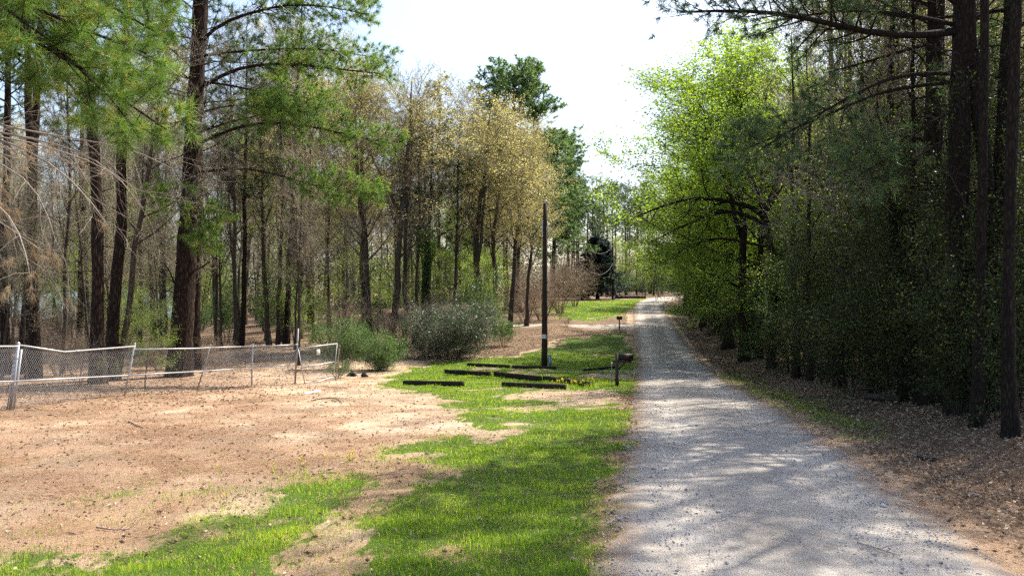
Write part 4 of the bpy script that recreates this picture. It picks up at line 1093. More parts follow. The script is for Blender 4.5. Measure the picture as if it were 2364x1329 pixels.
for px, py, v, sc, lb in ((1838, 872, 0, 1.0, 'slim dark trunk just right of the crooked tree foot'), (1872, 880, 1, 1.0, 'thin dark trunk second right of the crooked tree'), (1938, 895, 0, 1.05, 'dark trunk left of the fallen log'),
                          (2010, 908, 1, 1.0, 'thin dark trunk rising behind the left half of the log'), (2085, 925, 0, .95, 'dark trunk at the right end of the fallen log'), (2118, 930, 1, .9, 'thin dark trunk left of the straight roadside pine')):
    b = at(px, py); plant('dark_bare', b[0], b[1], lb, 'dark slim trunks at the edge of the right wood', v, sc)
for px, py, sc, lb in ((1618, 764, 1.1, 'light green layered young tree farthest along the verge'), (1665, 786, 1.1, 'light green layered young tree left of the crooked tree'), (1722, 815, .95, 'light green layered young tree touching the crooked tree'), (1822, 858, .8, 'light green layered young tree right of the crooked tree')):
    b = at(px, py); plant('layered', b[0], b[1], lb, 'layered young trees along the verge', 0, sc)

# ------------------------------------------------------------------ far woods that read as one mass
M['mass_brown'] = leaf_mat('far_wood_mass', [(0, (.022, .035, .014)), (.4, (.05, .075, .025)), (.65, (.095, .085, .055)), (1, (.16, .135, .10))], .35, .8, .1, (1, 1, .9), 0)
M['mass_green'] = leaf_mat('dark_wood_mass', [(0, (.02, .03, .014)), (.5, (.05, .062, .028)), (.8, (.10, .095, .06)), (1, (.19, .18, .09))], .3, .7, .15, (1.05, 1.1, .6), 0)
def mass(name, label, pts, size, mat, seed):
    g = np.random.default_rng(seed); mb = MB()
    mb.leaves(pts, size * (.5 + g.random(len(pts))), size * .45, 0, np.clip(.5 + .4 * vnoise(pts[:, 0], pts[:, 2], 3., seed) + .22 * g.normal(size=len(pts)), 0, 1), g)
    tag(obj(name, mb.mesh(name, [M[mat]])), label, 'woods', kind='stuff')
g = np.random.default_rng(77)
n = 58000; y = g.uniform(112, 150, n); px = g.uniform(-60, 1260, n); x = (px - CX) / FPX * y; hz = 14 * g.random(n) ** 1.25 * (1 + .4 * vnoise(x, y * 0, 6, 5)); lk = px < 395; hz = np.where(lk, 6.5 + hz * .7, hz)
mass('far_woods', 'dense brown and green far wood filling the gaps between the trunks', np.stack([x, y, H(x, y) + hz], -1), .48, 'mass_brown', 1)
n = 9000; y = g.uniform(640, 700, n); x = g.uniform(-.72, -.36, n) * y; hz = 15 * g.random(n) ** 1.3
mass('far_shore_woods', 'low band of trees on the far shore of the lake', np.stack([x, y, -6 + hz], -1), 2.2, 'mass_brown', 2)
n = 36000; y = np.sqrt(g.uniform(20 ** 2, 125 ** 2, n)); c, w = road_c(y); d = g.uniform(13, 24, n); x = c + w + d; hz = np.where(y > 40, 7., 7.5) * g.random(n) ** 1.15 * (1 + .35 * vnoise(x, y, 5, 6))
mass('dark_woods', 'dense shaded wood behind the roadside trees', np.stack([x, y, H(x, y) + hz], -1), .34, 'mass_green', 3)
n = 24000; y = g.uniform(190, 225, n); px = g.uniform(1270, 1680, n); x = (px - CX) / FPX * y; hz = 12 * g.random(n) ** 1.5 * (1 + .4 * vnoise(x, y * 0, 5, 8))
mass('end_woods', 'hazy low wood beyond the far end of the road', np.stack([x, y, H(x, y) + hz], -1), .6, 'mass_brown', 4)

for lab, its in FILLED.items():
    if 2 <= len(its) <= 12:
        for i, (_, o) in enumerate(sorted(its, key=lambda q: q[0])):
            o['label'] = (NTH[i] if i < len(its) - 1 else 'rightmost') + ' ' + lab

# ------------------------------------------------------------------ shrubs in the yard
SH = {'green_bush': v_shrub(501, 1.9, 1.3, 12, 12, 8, 15, .06, 'bush_green', 'twig', 0., r0=.022, low=.03),
      'green_bush2': v_shrub(502, 2.1, 1.35, 10, 11, 8, 13, .06, 'bush_green', 'twig', .1, r0=.03, s0=.2),
      'silver': v_shrub(503, 3.4, 2.5, 20, 18, 9, 14, .075, 'silver_leaf', 'twig', -.35, r0=.03, s0=.5, wob=.15, low=.02),
      'low': v_shrub(504, .8, .8, 8, 8, 6, 8, .04, 'bush_green', 'twig'),
      'tan': v_shrub(505, 3.4, 2.2, 13, 8, 6, 0, .05, 'rust_leaf', 'brown_twig', .35, rt=.009, r0=.03)}
def bush(name, key, px, py, label, sc=1., rz=0., dy=0., sz=None):
    b = at(px, py); y = b[1] + dy; x = b[0] * y / b[1]
    o = thing(name, label, 'bush', (x, y, float(H(x, y)) - .02), None, rz); o.scale = (sc, sc, sz or sc)
    obj('stems', SH[key][0], o); obj('foliage', SH[key][1], o)
bush('green_bush', 'green_bush2', 790, 852, 'open green bush with bare lower stems next to the gate stake', 1.15, .4)
bush('green_bush', 'green_bush', 885, 855, 'dense rounded green bush at the edge of the lawn', 1.05, 1.2)
bush('silver_bush', 'silver', 1035, 826, 'large silver-grey arching bush at the back of the lawn', 1.05, .5, 0., .9)
bush('low_bush', 'low', 778, 872, 'small low green plant at the foot of the gate stake', .9)
bush('tan_bush', 'tan', 800, 822, 'bare tan branching bush standing behind the green bush', .95, .8)
bush('tan_bush', 'tan', 905, 822, 'bare tan branching bush between the green and silver bushes', .8, 2.8)
b = at(1140, 800)
plant('sapling', b[0], b[1] + 3, 'young yellow-green tree overhanging the right side of the silver bush', None, 0, .75)
plant('under', b[0] + .6, b[1] + .3, 'leafy green shrub at the right foot of the silver bush', None, 0, .9)

# ------------------------------------------------------------------ chain link fence
def rodm(a, b_, r, k=8):
    mb = MB(); mb.tubes(np.stack([a, b_]), np.array([r, r]), k); return mb
posts_px = [(-165, 975, -140, 792), (20, 945, 42, 796), (283, 915, 311, 797), (450, 903, 485, 800), (580, 890, 583, 797)]
gatepost_px = (680, 886, 688, 760)
fb = at(20, 945)
fence = thing('chain_link_fence', 'galvanised chain link fence with leaning posts and a sagging top rail', 'fence', tuple(fb))
PB, PT = [], []
for bx, by, tx, ty in posts_px + [gatepost_px]:
    p0 = at(bx, by); p1 = lift(tx, ty, p0[1] - .12); PB.append(p0); PT.append(p1)
def fpart(name, mb, mat, parent=fence, smooth=True, org=fb):
    for i in range(len(mb.v)): mb.v[i] = mb.v[i] - np.asarray(org, np.float32)
    return obj(name, mb.mesh(name, [M[mat]], smooth), parent)
for i, (p0, p1) in enumerate(zip(PB, PT)):
    r = (.03, .034, .028, .022, .03, .036)[i]
    dn = np.array([0, 0, -.2]); mat = 'galv_dull' if i in (3, 5) else 'galv'
    post = fpart('post', rodm(p0 + dn, p1 + np.array([0, 0, .03]), r, 12), mat)
    cap = MB(); cap.tubes(np.array([p1 + [0, 0, .028], p1 + [0, 0, .05], p1 + [0, 0, .075]]), np.array([r * 1.15, r * 1.1, r * .3]), 10); 
    if i != 5: fpart('cap', cap, mat, post)
    for f in (.2, .5, .8):
        c = p0 + (p1 - p0) * f; d = norm(p1 - p0)
        bd = MB(); bd.tubes(np.array([c - d * .012, c + d * .012]), np.array([r * 1.25, r * 1.25]), 10); fpart('band', bd, mat, post)
    if i == 1:      # doubled brace post
        q0 = p0 + [.10, -.03, -.2]; q1 = p0 + (p1 - p0) * .93 + [.10, -.02, 0]
        fpart('post', rodm(q0, q1, .026, 10), 'galv'); q2 = p0 + [-.06, -.02, -.2]; fpart('post', rodm(q2, p0 + (p1 - p0) * .8 + [-.05, -.02, 0], .016, 8), 'galv')
top_px = [[(-140, 800), (42, 799)], [(42, 796), (148, 812), (311, 799)], [(311, 806), (450, 804), (485, 802)], [(485, 802), (583, 799)], [(583, 800), (688, 795)]]
low_px = [[(-150, 884), (30, 880)], [(30, 880), (295, 866)], [(295, 866), (470, 856)], [(470, 856), (582, 849)], [(582, 849), (684, 841)]]
def at_line(px, i):
    """distance along panel i at a photograph column"""
    x0 = posts_px[i][2]; nx = (posts_px + [gatepost_px])[i + 1][2]
    f = (px - x0) / (nx - x0)
    return PT[i][1] * (1 - f) + PT[i + 1][1] * f
for i in range(5):
    tp = np.array([lift(px, py, at_line(px, i)) for px, py in top_px[i]]); lp = np.array([lift(px, py, at_line(px, i)) for px, py in low_px[i]])
    n = len(tp)
    mb = MB(); mb.tubes(tp, np.full(n, .021), 10); fpart('top_rail', mb, 'galv')
    mb = MB(); mb.tubes(lp, np.full(len(lp), .019), 10); fpart('middle_rail', mb, 'galv')
    # woven wire: two families of zig-zag wires across the panel
    ln = np.linalg.norm(PB[i + 1] - PB[i]); hgt = 1.45; cell = .083
    ns = int(ln / cell); S = 13
    def surf(s, t):
        s = np.clip(s, 0, 1)
        top = np.stack([np.interp(s, np.linspace(0, 1, n) if n == 2 else [0, (tp[1, 1] - tp[0, 1]) / (tp[2, 1] - tp[0, 1]), 1], tp[:, a]) for a in range(3)], -1)
        bx = PB[i][0] * (1 - s) + PB[i + 1][0] * s; by_ = PB[i][1] * (1 - s) + PB[i + 1][1] * s
        bot = np.stack([bx, by_, H(bx, by_) + .03], -1)
        p = top * (1 - t[..., None]) + bot * t[..., None]
        p[..., 1] += .03 + .03 * np.sin(s * 9 + i) * t
        return p
    P_ = []
    run = hgt / ln
    for sgn in (1, -1):
        for j in range(-int(hgt / cell), ns + int(hgt / cell)):
            s0 = j / ns; t = np.linspace(0, 1, S); s = s0 + sgn * run * t * .85
            if s[0] < -.02 and s[-1] < 0 or s[0] > 1.02 and s[-1] > 1: continue
            ok = (s >= 0) & (s <= 1)
            if ok.sum() < 3: continue
            tt = t[ok]; tt = np.linspace(tt[0], tt[-1], S); P_.append(surf(s0 + sgn * run * tt * .85, tt))
    P_ = np.array(P_)
    mb = MB(); mb.tubes(P_, np.full(P_.shape[:2], .0025), 3, cap=False); fpart('wire_mesh', mb, 'galv_wire', smooth=False)

# ------------------------------------------------------------------ swinging gate
gp = PB[5]; Yl = PT[5][1] - .05
br_ = at(772, 880); Yr = br_[1]
gl = lambda px, py, f: lift(px, py, Yl * (1 - f) + Yr * f)
gate = thing('metal_gate', 'crooked chain link gate with three bright rails and a small white sign', 'gate', tuple(gp))
TL, TR, BL, BR_, ML, MR = gl(688, 804, 0), gl(778, 793, 1), gl(704, 889, .12), gl(770, 870, .98), gl(693, 850, .04), gl(774, 834, 1)
for a_, b_, nm in ((TL, TR, 'rail'), (ML, MR, 'rail'), (BL, BR_, 'rail')):
    fpart(nm, rodm(a_, b_, .026, 10), 'galv', gate, org=gp)
for a_, b_ in ((TL, BL), (TR, BR_)):
    fpart('stile', rodm(a_, b_, .021, 10), 'galv', gate, org=gp)
W_ = []
for sgn in (1, -1):
    for j in range(-20, 40):
        t = np.linspace(0, 1, 9); s = j / 20 + sgn * t * .9
        ok = (s >= 0) & (s <= 1)
        if ok.sum() < 2: continue
        tt = np.linspace(t[ok][0], t[ok][-1], 9); s = j / 20 + sgn * tt * .9; s = np.clip(s, 0, 1)[:, None]; tt = tt[:, None]
        W_.append((TL * (1 - s) + TR * s) * (1 - tt) + (BL * (1 - s) + BR_ * s) * tt + np.array([0, .025, 0]))
W_ = np.array(W_); mb = MB(); mb.tubes(W_, np.full(W_.shape[:2], .0025), 3, cap=False); fpart('wire_mesh', mb, 'galv_wire', gate, False, gp)
# sign: white plate with three lines of print
ux = norm(TR - TL); uz = np.array([0, 0, 1.]); un = norm(np.cross(uz, ux))
if un[1] > 0: un = -un
sc_ = gl(733, 812.5, .5) + un * .045
rot = np.stack([ux, un, np.cross(ux, un)], -1)
mb = MB(); mb.box(sc_, (.165, .006, .215), rot=rot); sign = fpart('sign', mb, 'white', gate, False, gp)
for k_i, (dz, wd, hh_) in enumerate(((.055, .085, .014), (-.01, .12, .016), (-.07, .10, .012))):
    mb = MB(); nl = 7
    for c_i in range(nl):
        mb.box(sc_ + un * .0055 + ux * (c_i - (nl - 1) / 2) * wd / nl + uz * dz, (wd / nl * .6, .003, hh_), rot=rot)
    fpart('lettering', mb, 'galv_dull', sign, False, gp)
# rusty stake at the free end of the gate
stk0 = at(774, 878); stk1 = lift(784, 798, stk0[1]); stake = thing('wooden_stake', 'bent tan wooden stake at the free end of the gate', 'stake', tuple(stk0))
mb = MB(); mb.tubes(curve_pts(np.array([stk0 - [0, 0, .2], lift(777, 850, stk0[1]), lift(781, 825, stk0[1]), stk1]), 9), np.linspace(.032, .024, 9), 9); fpart('shaft', mb, 'pale_wood', stake, True, stk0)
mb = MB(); mb.tubes(np.array([stk1 + [0, 0, -.09], stk1 + [0, 0, 0], stk1 + [.0, 0, .03]]), np.array([.038, .04, .02]), 9); fpart('knob', mb, 'rust', stake, True, stk0)

# wooden post in front of the silver bush
p0 = at(985, 832); p1 = lift(985, 785, p0[1]); wp = thing('wooden_post', 'short weathered wooden post in front of the silver bush', 'post', tuple(p0))
mb = MB(); mb.tubes(np.array([p0 - [0, 0, .2], (p0 + p1) / 2, p1]), np.array([.07, .065, .06]), 10); fpart('shaft', mb, 'pale_wood', wp, True, p0)
mb = MB(); mb.tubes(np.array([p1 - [0, 0, .16], p1 - [0, 0, .14]]), np.array([.067, .067]), 10); fpart('wire_wrap', mb, 'rust', wp, True, p0)

# ------------------------------------------------------------------ utility pole, wires, cabinet
pb = at(1257, 846); YP = pb[1]
pole = thing('utility_pole', 'dark brown utility pole standing on the lawn', 'pole', tuple(pb))
ptop = lift(1258.5, 470, YP)
mb = MB(); mb.tubes(curve_pts(np.array([pb - [0, 0, .3], (pb + ptop) / 2, ptop]), 8), np.linspace(.165, .105, 8), 18); fpart('shaft', mb, 'creosote', pole, True, pb)
mb = MB(); mb.tubes(np.array([ptop, ptop + [.03, 0, .10], ptop + [.03, 0, .14], ptop + [.03, 0, .18]]), np.array([.03, .055, .06, .03]), 10); ins = fpart('insulator', mb, 'ceramic', pole, True, pb)
mb = MB(); mb.tubes(np.array([ptop - [0, 0, .12], ptop + [.03, 0, .02]]), np.array([.03, .03]), 8); fpart('pin', mb, 'galv_dull', ins, True, pb)
tr0, tr1 = lift(1258, 543, YP + .34), lift(1258, 513, YP + .34)
mb = MB(); mb.tubes(np.array([tr0, tr0 + [0, 0, .03], tr1 - [0, 0, .03], tr1, tr1 + [0, 0, .05]]), np.array([.17, .18, .18, .17, .09]), 16); tf = fpart('transformer', mb, 'steel_grey', pole, True, pb)
for sx in (-.09, .09):
    mb = MB(); bq = tr1 + [sx, 0, .04]; mb.tubes(np.array([bq, bq + [0, 0, .06], bq + [0, 0, .12], bq + [0, 0, .2]]), np.array([.03, .035, .025, .02]), 8); fpart('bushing', mb, 'ceramic', tf, True, pb)
for dz in (.12, .55):
    mb = MB(); mb.box((tr0 + [0, -.2, dz]), (.12, .22, .05)); fpart('bracket', mb, 'galv_dull', tf, False, pb)
mb = MB(); tg = lift(1257, 776, YP); rr_ = .158
mb.tubes(np.array([tg - [0, 0, .10], tg + [0, 0, .10]]), np.array([rr_, rr_ - .002]), 18, cap=False); tagp = fpart('tag', mb, 'white', pole, True, pb)
mb = MB(); mb.tubes(np.array([tg - [0, 0, .015], tg + [0, 0, .012]]), np.array([rr_ + .003, rr_ + .003]), 18, cap=False); fpart('print', mb, 'black', tagp, True, pb)
mb = MB(); mb.tubes(np.array([pb + [.13, -.09, 0], (pb + ptop) / 2 + [.10, -.09, 0], ptop + [.08, -.07, -1.2]]), np.full(3, .012), 6); fpart('ground_wire', mb, 'galv_dull', pole, True, pb)
cb_ = at(1267, 847); cab = thing('electrical_cabinet', 'narrow grey utility cabinet at the foot of the pole', 'cabinet', (pb[0] + .28, pb[1] + .02, float(H(pb[0] + .28, pb[1]))))
o_ = np.zeros(3)
mb = MB(); mb.box((0, 0, .29), (.17, .2, .62)); fpart('body', mb, 'grey_box', cab, False, o_)
mb = MB(); mb.box((0, -.01, .62), (.19, .23, .035)); fpart('lid', mb, 'steel_grey', cab, False, o_)
mb = MB(); mb.box((0, -.103, .3), (.13, .008, .44)); dr = fpart('door', mb, 'grey_box', cab, False, o_)
mb = MB(); mb.box((.045, -.112, .34), (.02, .012, .04)); fpart('latch', mb, 'galv_dull', dr, False, o_)

def wire(label, a_, b_, sag, r=.012, n=26):
    t = np.linspace(0, 1, n)[:, None]; P_ = a_ * (1 - t) + b_ * t; P_[:, 2] -= sag * 4 * (t * (1 - t))[:, 0]
    mb = MB(); mb.tubes(P_ - a_, np.full(n, r), 5); tag(obj('overhead_wire', mb.mesh('overhead_wire', [M['wire']], True), None, tuple(a_)), label, 'wire')
fpb = at(1415, 692); FP = lift(1415, 562, fpb[1])
wire('pale overhead wire rising from the pole top to the upper left', ptop + [.03, 0, .16], lift(560, -60, 26.), .35, .007)
wire('upper thin wire running from the near pole to the far pole', ptop + [.03, .05, .14], FP + [0, 0, -.3], 2.0, .011)
wire('lower thin wire running from the near transformer to the far pole', tr1 + [.1, 0, .2], FP + [0, 0, -3.2], 2.4, .011)
fpole = thing('far_utility_pole', 'slim far utility pole at the end of the lawn', 'pole', tuple(fpb))
mb = MB(); mb.tubes(np.array([fpb - [0, 0, .3], (fpb + FP) / 2, FP]), np.array([.2, .17, .13]), 12); fpart('shaft', mb, 'creosote', fpole, True, fpb)
mb = MB(); mb.tubes(np.array([FP, FP + [0, 0, .1], FP + [0, 0, .25]]), np.array([.04, .08, .05]), 8); fpart('insulator', mb, 'ceramic', fpole, True, fpb)
mb = MB(); mb.box(lift(1417.5, 689, fpb[1] - .3), (.3, .25, .8)); fpart('meter_box', mb, 'steel_grey', fpole, False, fpb)

# ------------------------------------------------------------------ mailboxes
def mail_body(mb, L, w, h):
    """rounded-top box along x with its base at z=0"""
    a = np.linspace(0, math.pi, 9); prof = [(-w / 2, 0)] + [(-math.cos(t) * w / 2, h - w / 2 + math.sin(t) * w / 2) for t in a] + [(w / 2, 0)]
    n = len(prof); V = np.array([[x, p, q] for x in (-L / 2, L / 2) for p, q in prof]); q = [[i, (i + 1) % n, n + (i + 1) % n, n + i] for i in range(n)]
    t = [[0, i + 1, i] for i in range(1, n - 1)] + [[n, n + i, n + i + 1] for i in range(1, n - 1)]
    mb.add(V, q=q, t=t)
mbp = at(1424, 890); mail = thing('mailbox', 'near black mailbox on a braced dark wooden post beside the road', 'mailbox', tuple(mbp))
k1 = mbp[1] / FPX
mb = MB(); mb.box((0, 0, (76 * k1 - .2) / 2), (.10, .10, 76 * k1 + .2)); fpart('post', mb, 'post_wood', mail, False, o_)
mb = MB(); mb.box((.01, -.012, .11), (.13, .13, .26)); fpart('base_collar', mb, 'tie', mail, False, o_)
zb = 56 * k1
mb = MB(); mb.box((.20, .001, zb), (.66, .09, .09)); fpart('arm', mb, 'post_wood', mail, False, o_)
c_, s_ = math.cos(.8), math.sin(.8)
mb = MB(); mb.box((.17, .002, zb - .17), (.36, .06, .06), rot=[[c_, 0, -s_], [0, 1, 0], [s_, 0, c_]]); fpart('brace', mb, 'post_wood', mail, False, o_)
mb = MB(); mail_body(mb, .50, .18, .23); bo = fpart('box', mb, 'mailbox', mail, True, o_); bo.location = (.315, 0, zb + .05)
mb = MB(); mail_body(mb, .02, .19, .24); d_ = fpart('door', mb, 'mailbox', bo, True, o_); d_.location = (.262, 0, -.004)
mb = MB(); mb.box((.06, -.095, .14), (.15, .006, .03)); fpart('flag', mb, 'red_print', bo, False, o_)
mst = at(1412, 888); stk = thing('marker_rod', 'thin metal rod with pale tip beside the near mailbox post', 'rod', tuple(mst))
mb = MB(); mb.tubes(np.array([[0, 0, -.1], [0, 0, .78]]), np.array([.008, .008]), 6); fpart('shaft', mb, 'galv_dull', stk, True, o_)
mb = MB(); mb.tubes(np.array([[0, 0, .77], [0, 0, .82]]), np.array([.03, .03]), 8); fpart('cap', mb, 'white', stk, True, o_)
mb2 = at(1430, 761); m2 = thing('double_mailbox', 'far pair of small dark mailboxes on one post at the driveway corner', 'mailbox', tuple(mb2)); k2 = mb2[1] / FPX
mb = MB(); mb.box((0, 0, 26 * k2 / 2 - .05), (.09, .09, 26 * k2)); fpart('post', mb, 'post_wood', m2, False, o_)
mb = MB(); mb.box((0, 0, 26 * k2 - .07), (.42, .12, .04)); fpart('shelf', mb, 'post_wood', m2, False, o_)
for sx in (-.12, .12):
    mb = MB(); mail_body(mb, .46, .19, .24); bo = fpart('box', mb, 'mailbox', m2, True, o_); bo.location = (sx, 0, 26 * k2 - .045); bo.rotation_euler = (0, 0, 1.57)

# ------------------------------------------------------------------ landscape timbers
ties = [((933, 889), (1070, 892), 12, 'long dark timber nearest the sandy yard, lone at the lower left of the lawn'),
        ((1160, 893), (1306, 899), 12, 'dark timber at the front edge of the lawn left of the daffodils'),
        ((1028, 862), (1131, 868), 10, 'dark timber behind the lone lower-left one, left end of the middle row'),
        ((1143, 868), (1248, 880), 11, 'dark timber in the middle of the slanting middle row'),
        ((1257, 878), (1359, 893), 11, 'dark timber just behind the yellow daffodils'),
        ((1079, 844), (1176, 849), 7, 'dark timber in the back row toward the silver bush'),
        ((1183, 849), (1284, 852), 5, 'low dark timber passing in front of the utility pole foot'),
        ((1347, 858), (1425, 850), 7, 'slanting timber behind the near mailbox')]
for (a_, c_, hpx, lb) in ties:
    A, B_ = at(*a_), at(*c_)
    d = B_ - A; L_ = np.linalg.norm(d); h_ = max(.13, hpx * A[1] / FPX * .95)
    o = thing('landscape_timber', lb, 'timber', tuple((A + B_) / 2), 'dark landscape timbers on the lawn', math.atan2(d[1], d[0]))
    o.rotation_euler[1] = -math.asin(d[2] / L_)
    mb = MB(); n = 9; xs = np.linspace(-L_ / 2, L_ / 2, n); g = np.random.default_rng(int(a_[0]))
    ring = np.array([[-.07, 0], [-.078, h_ * .85], [-.06, h_], [.06, h_], [.078, h_ * .85], [.07, 0]])
    V = np.array([[x, p + g.normal() * .003, q + g.normal() * .003 - .04 * (q == 0)] for x in xs for p, q in ring]); k = 6
    q_ = [[i * k + j, (i + 1) * k + j, (i + 1) * k + (j + 1) % k, i * k + (j + 1) % k] for i in range(n - 1) for j in range(k)]
    t_ = [[0, j, j + 1] for j in range(1, k - 1)] + [[(n - 1) * k, (n - 1) * k + j + 1, (n - 1) * k + j] for j in range(1, k - 1)]
    mb.add(V, q=q_, t=t_); obj('beam', mb.mesh('beam', [M['tie']]), o)
    for ex in (-L_ / 2 + .2, L_ / 2 - .2):
        mb = MB(); mb.tubes(np.array([[ex, 0, h_ - .01], [ex, 0, h_ + .012]]), np.array([.012, .012]), 6); obj('spike', mb.mesh('spike', [M['rust']]), o)
# long low timber edging and rail at the far end of the lawn
A, B_ = at(1418, 691), at(1498, 690); A[1] += 3; B_[1] += 3
far_tie = thing('timber_edging', 'low dark timber edging at the far end of the lawn', 'timber', tuple(A))
mb = MB(); d = B_ - A; n = 8
for i in range(n):
    c = d * (i + .5) / n; mb = MB(); mb.box((c[0], c[1], float(H(A[0] + c[0], A[1] + c[1])) - A[2] + .16), (abs(d[0]) / n * .97, .2, .5)); obj('beam', mb.mesh('beam', [M['tie']]), far_tie)
for i, px in enumerate((1476, 1489, 1496)):
    p0 = at(px, 690); p0[1] += 2.2; fp_ = thing('edging_post', ('left', 'middle', 'right')[i] + ' of three thin posts at the far timber edging', 'post', tuple(p0), 'thin posts at the far edging')
    mb = MB(); mb.tubes(np.array([[0, 0, -.2], [.01, 0, 1.2], [.03, 0, 1.7]]), np.array([.06, .055, .05]), 8); obj('shaft', mb.mesh('shaft', [M['post_wood']], True), fp_)
    mb = MB(); mb.tubes(np.array([[.03, 0, 1.69], [.03, 0, 1.74]]), np.array([.058, .03]), 8); obj('top', mb.mesh('top', [M['pale_wood']], True), fp_)
rb = at(1545, 680, 100); rb[1] = 168; rb[0] = (1545 - CX) / FPX * 168; rb[2] = float(H(rb[0], rb[1]))
rail = thing('far_gate', 'pale metal tube gate in deep shade beyond the road bend', 'gate', tuple(rb))
for dz in (.5, .95, 1.35):
    mb = MB(); mb.tubes(np.array([[-1.8, 0, dz], [1.8, 0, dz]]), np.array([.035, .035]), 8); obj('rail', mb.mesh('rail', [M['galv']], True), rail)
for sx in (-1.8, 0, 1.8):
    mb = MB(); mb.tubes(np.array([[sx, .05, -.1], [sx, .05, 1.42]]), np.array([.04, .04]), 8); obj('upright', mb.mesh('upright', [M['galv']], True), rail)

# ------------------------------------------------------------------ small things on the ground
def clump(name, label, cat, px, py, s, seed, mat):
    b = at(px, py); g = np.random.default_rng(seed); o = thing(name, label, cat, tuple(b))
    a = np.linspace(0, 6.283, 14, endpoint=False); lv = np.array([-.12, .1, .35, .6, .85, 1.0]); rr = np.array([1.0, 1.0, .9, .72, .42, .12])
    V = np.array([[math.cos(t) * r * s[0] * (1 + .16 * g.normal()), math.sin(t) * r * s[1] * (1 + .16 * g.normal()), z * s[2] * (1 + .06 * g.normal())] for z, r in zip(lv, rr) for t in a])
    idx = np.arange(len(V)).reshape(6, 14); mb = MB(); mb.add(V, q=np.stack([idx[:-1], np.roll(idx[:-1], -1, 1), np.roll(idx[1:], -1, 1), idx[1:]], -1).reshape(-1, 4))
    obj('body', mb.mesh(name, [M[mat]]), o)
    rb_ = MB()
    for j in range(7):
        t = g.random() * 6.28; p = np.array([[math.cos(t) * s[0] * .5, math.sin(t) * s[1] * .5, s[2] * .5], [math.cos(t) * s[0] * .95, math.sin(t) * s[1] * .95, s[2] * .3], [math.cos(t) * s[0] * 1.5, math.sin(t) * s[1] * 1.5, .0]]); rb_.tubes(p, np.array([.03, .025, .012]), 5)
    obj('root', rb_.mesh('root', [M['dark_bark']], True), o)
clump('tree_stump', 'left of two small dark stumps at the foot of the green bush', 'stump', 812, 868, (.19, .17, .22), 1, 'dark_bark')
clump('tree_stump', 'right of two small dark stumps at the foot of the green bush', 'stump', 841, 870, (.14, .14, .21), 2, 'dark_bark')
b = at(799, 842); pot = thing('rusty_bucket', 'small rusty bucket with a pale rim under the green bush', 'bucket', tuple(b))
mb = MB(); mb.tubes(np.array([[0, 0, 0], [0, 0, .1], [0, 0, .2], [0, 0, .24]]), np.array([.05, .08, .10, .11]), 12); obj('body', mb.mesh('body', [M['terracotta']], True), pot)
mb = MB(); mb.tubes(np.array([[0, 0, .24], [0, 0, .27]]), np.array([.125, .12]), 12); obj('rim', mb.mesh('rim', [M['white']], True), pot)
b = at(722, 908); fl = thing('broken_sign', 'crumpled white panel lying on the dirt in front of the gate', 'panel', tuple(b), None, .3)
mb = MB(); V = np.array([[x, y, .04 + .03 * math.sin(x * 9) + .02 * (y > 0)] for x in np.linspace(-.25, .25, 7) for y in (-.13, .13)]); V2 = V + [0, 0, .008]
q_ = [[i * 2, i * 2 + 1, i * 2 + 3, i * 2 + 2] for i in range(6)]; mb.add(V2, q=q_); mb.add(V, q=q_); obj('sheet', mb.mesh('sheet', [M['white']]), fl)
mb = MB(); mb.tubes(np.array([[.05, .12, .04], [.1, .3, .2], [.18, .38, .24]]), np.full(3, .008), 5); obj('wire_leg', mb.mesh('wire_leg', [M['rust']]), fl)
mb = MB(); mb.tubes(np.array([[-.05, .12, .04], [-.12, .26, .18], [-.08, .3, .3]]), np.full(3, .008), 5); obj('wire_leg', mb.mesh('wire_leg', [M['rust']]), fl)
def stick(label, pts, r, mat='dark_bark', name='fallen_branch', hz=.02):
    P_ = np.array([at(*p) for p in pts]); o = thing(name, label, 'branch', tuple(P_[0]))
    C = curve_pts(P_, 12); C[:, 2] = H(C[:, 0], C[:, 1]) + hz; C -= P_[0]
    mb = MB(); mb.tubes(C, np.linspace(r, r * .5, 12), 7); obj('stem', mb.mesh('stem', [M[mat]], True), o)
    g = np.random.default_rng(int(pts[0][0])); A, AR, _, _ = grow(g, C[None], np.linspace(r, r * .5, 12)[None], 4, .3, .95, .7, .18, 4, .1, .1, .5, .3)
    A[..., 2] = np.maximum(A[..., 2], C[:, 2].min()); mb = MB(); mb.tubes(A, AR, 5, 0, cap=False); obj('twig', mb.mesh('twig', [M[mat]], True), o)
stick('thin dark arched branch lying on the dirt below the gate', [(718, 926), (740, 922), (760, 919), (775, 920), (790, 933)], .012)
stick('pale stick lying on the ground right of the gate foot', [(745, 891), (770, 895), (800, 897)], .014, 'pale_wood')
stick('short dark stick lying in the leaf litter right of the road', [(2118, 1058), (2140, 1064), (2156, 1068)], .03, 'dark_bark')
stick('dark twig on the sand left of the grass', [(295, 975), (315, 985), (330, 990)], .012)
stick('forked dry twig on shaded sand at the left grass edge', [(222, 1222), (260, 1228), (300, 1226)], .010, 'brown_twig')
stick('long thin twig lying across the gravel road', [(1980, 1258), (2030, 1272), (2080, 1290)], .006, 'brown_twig')
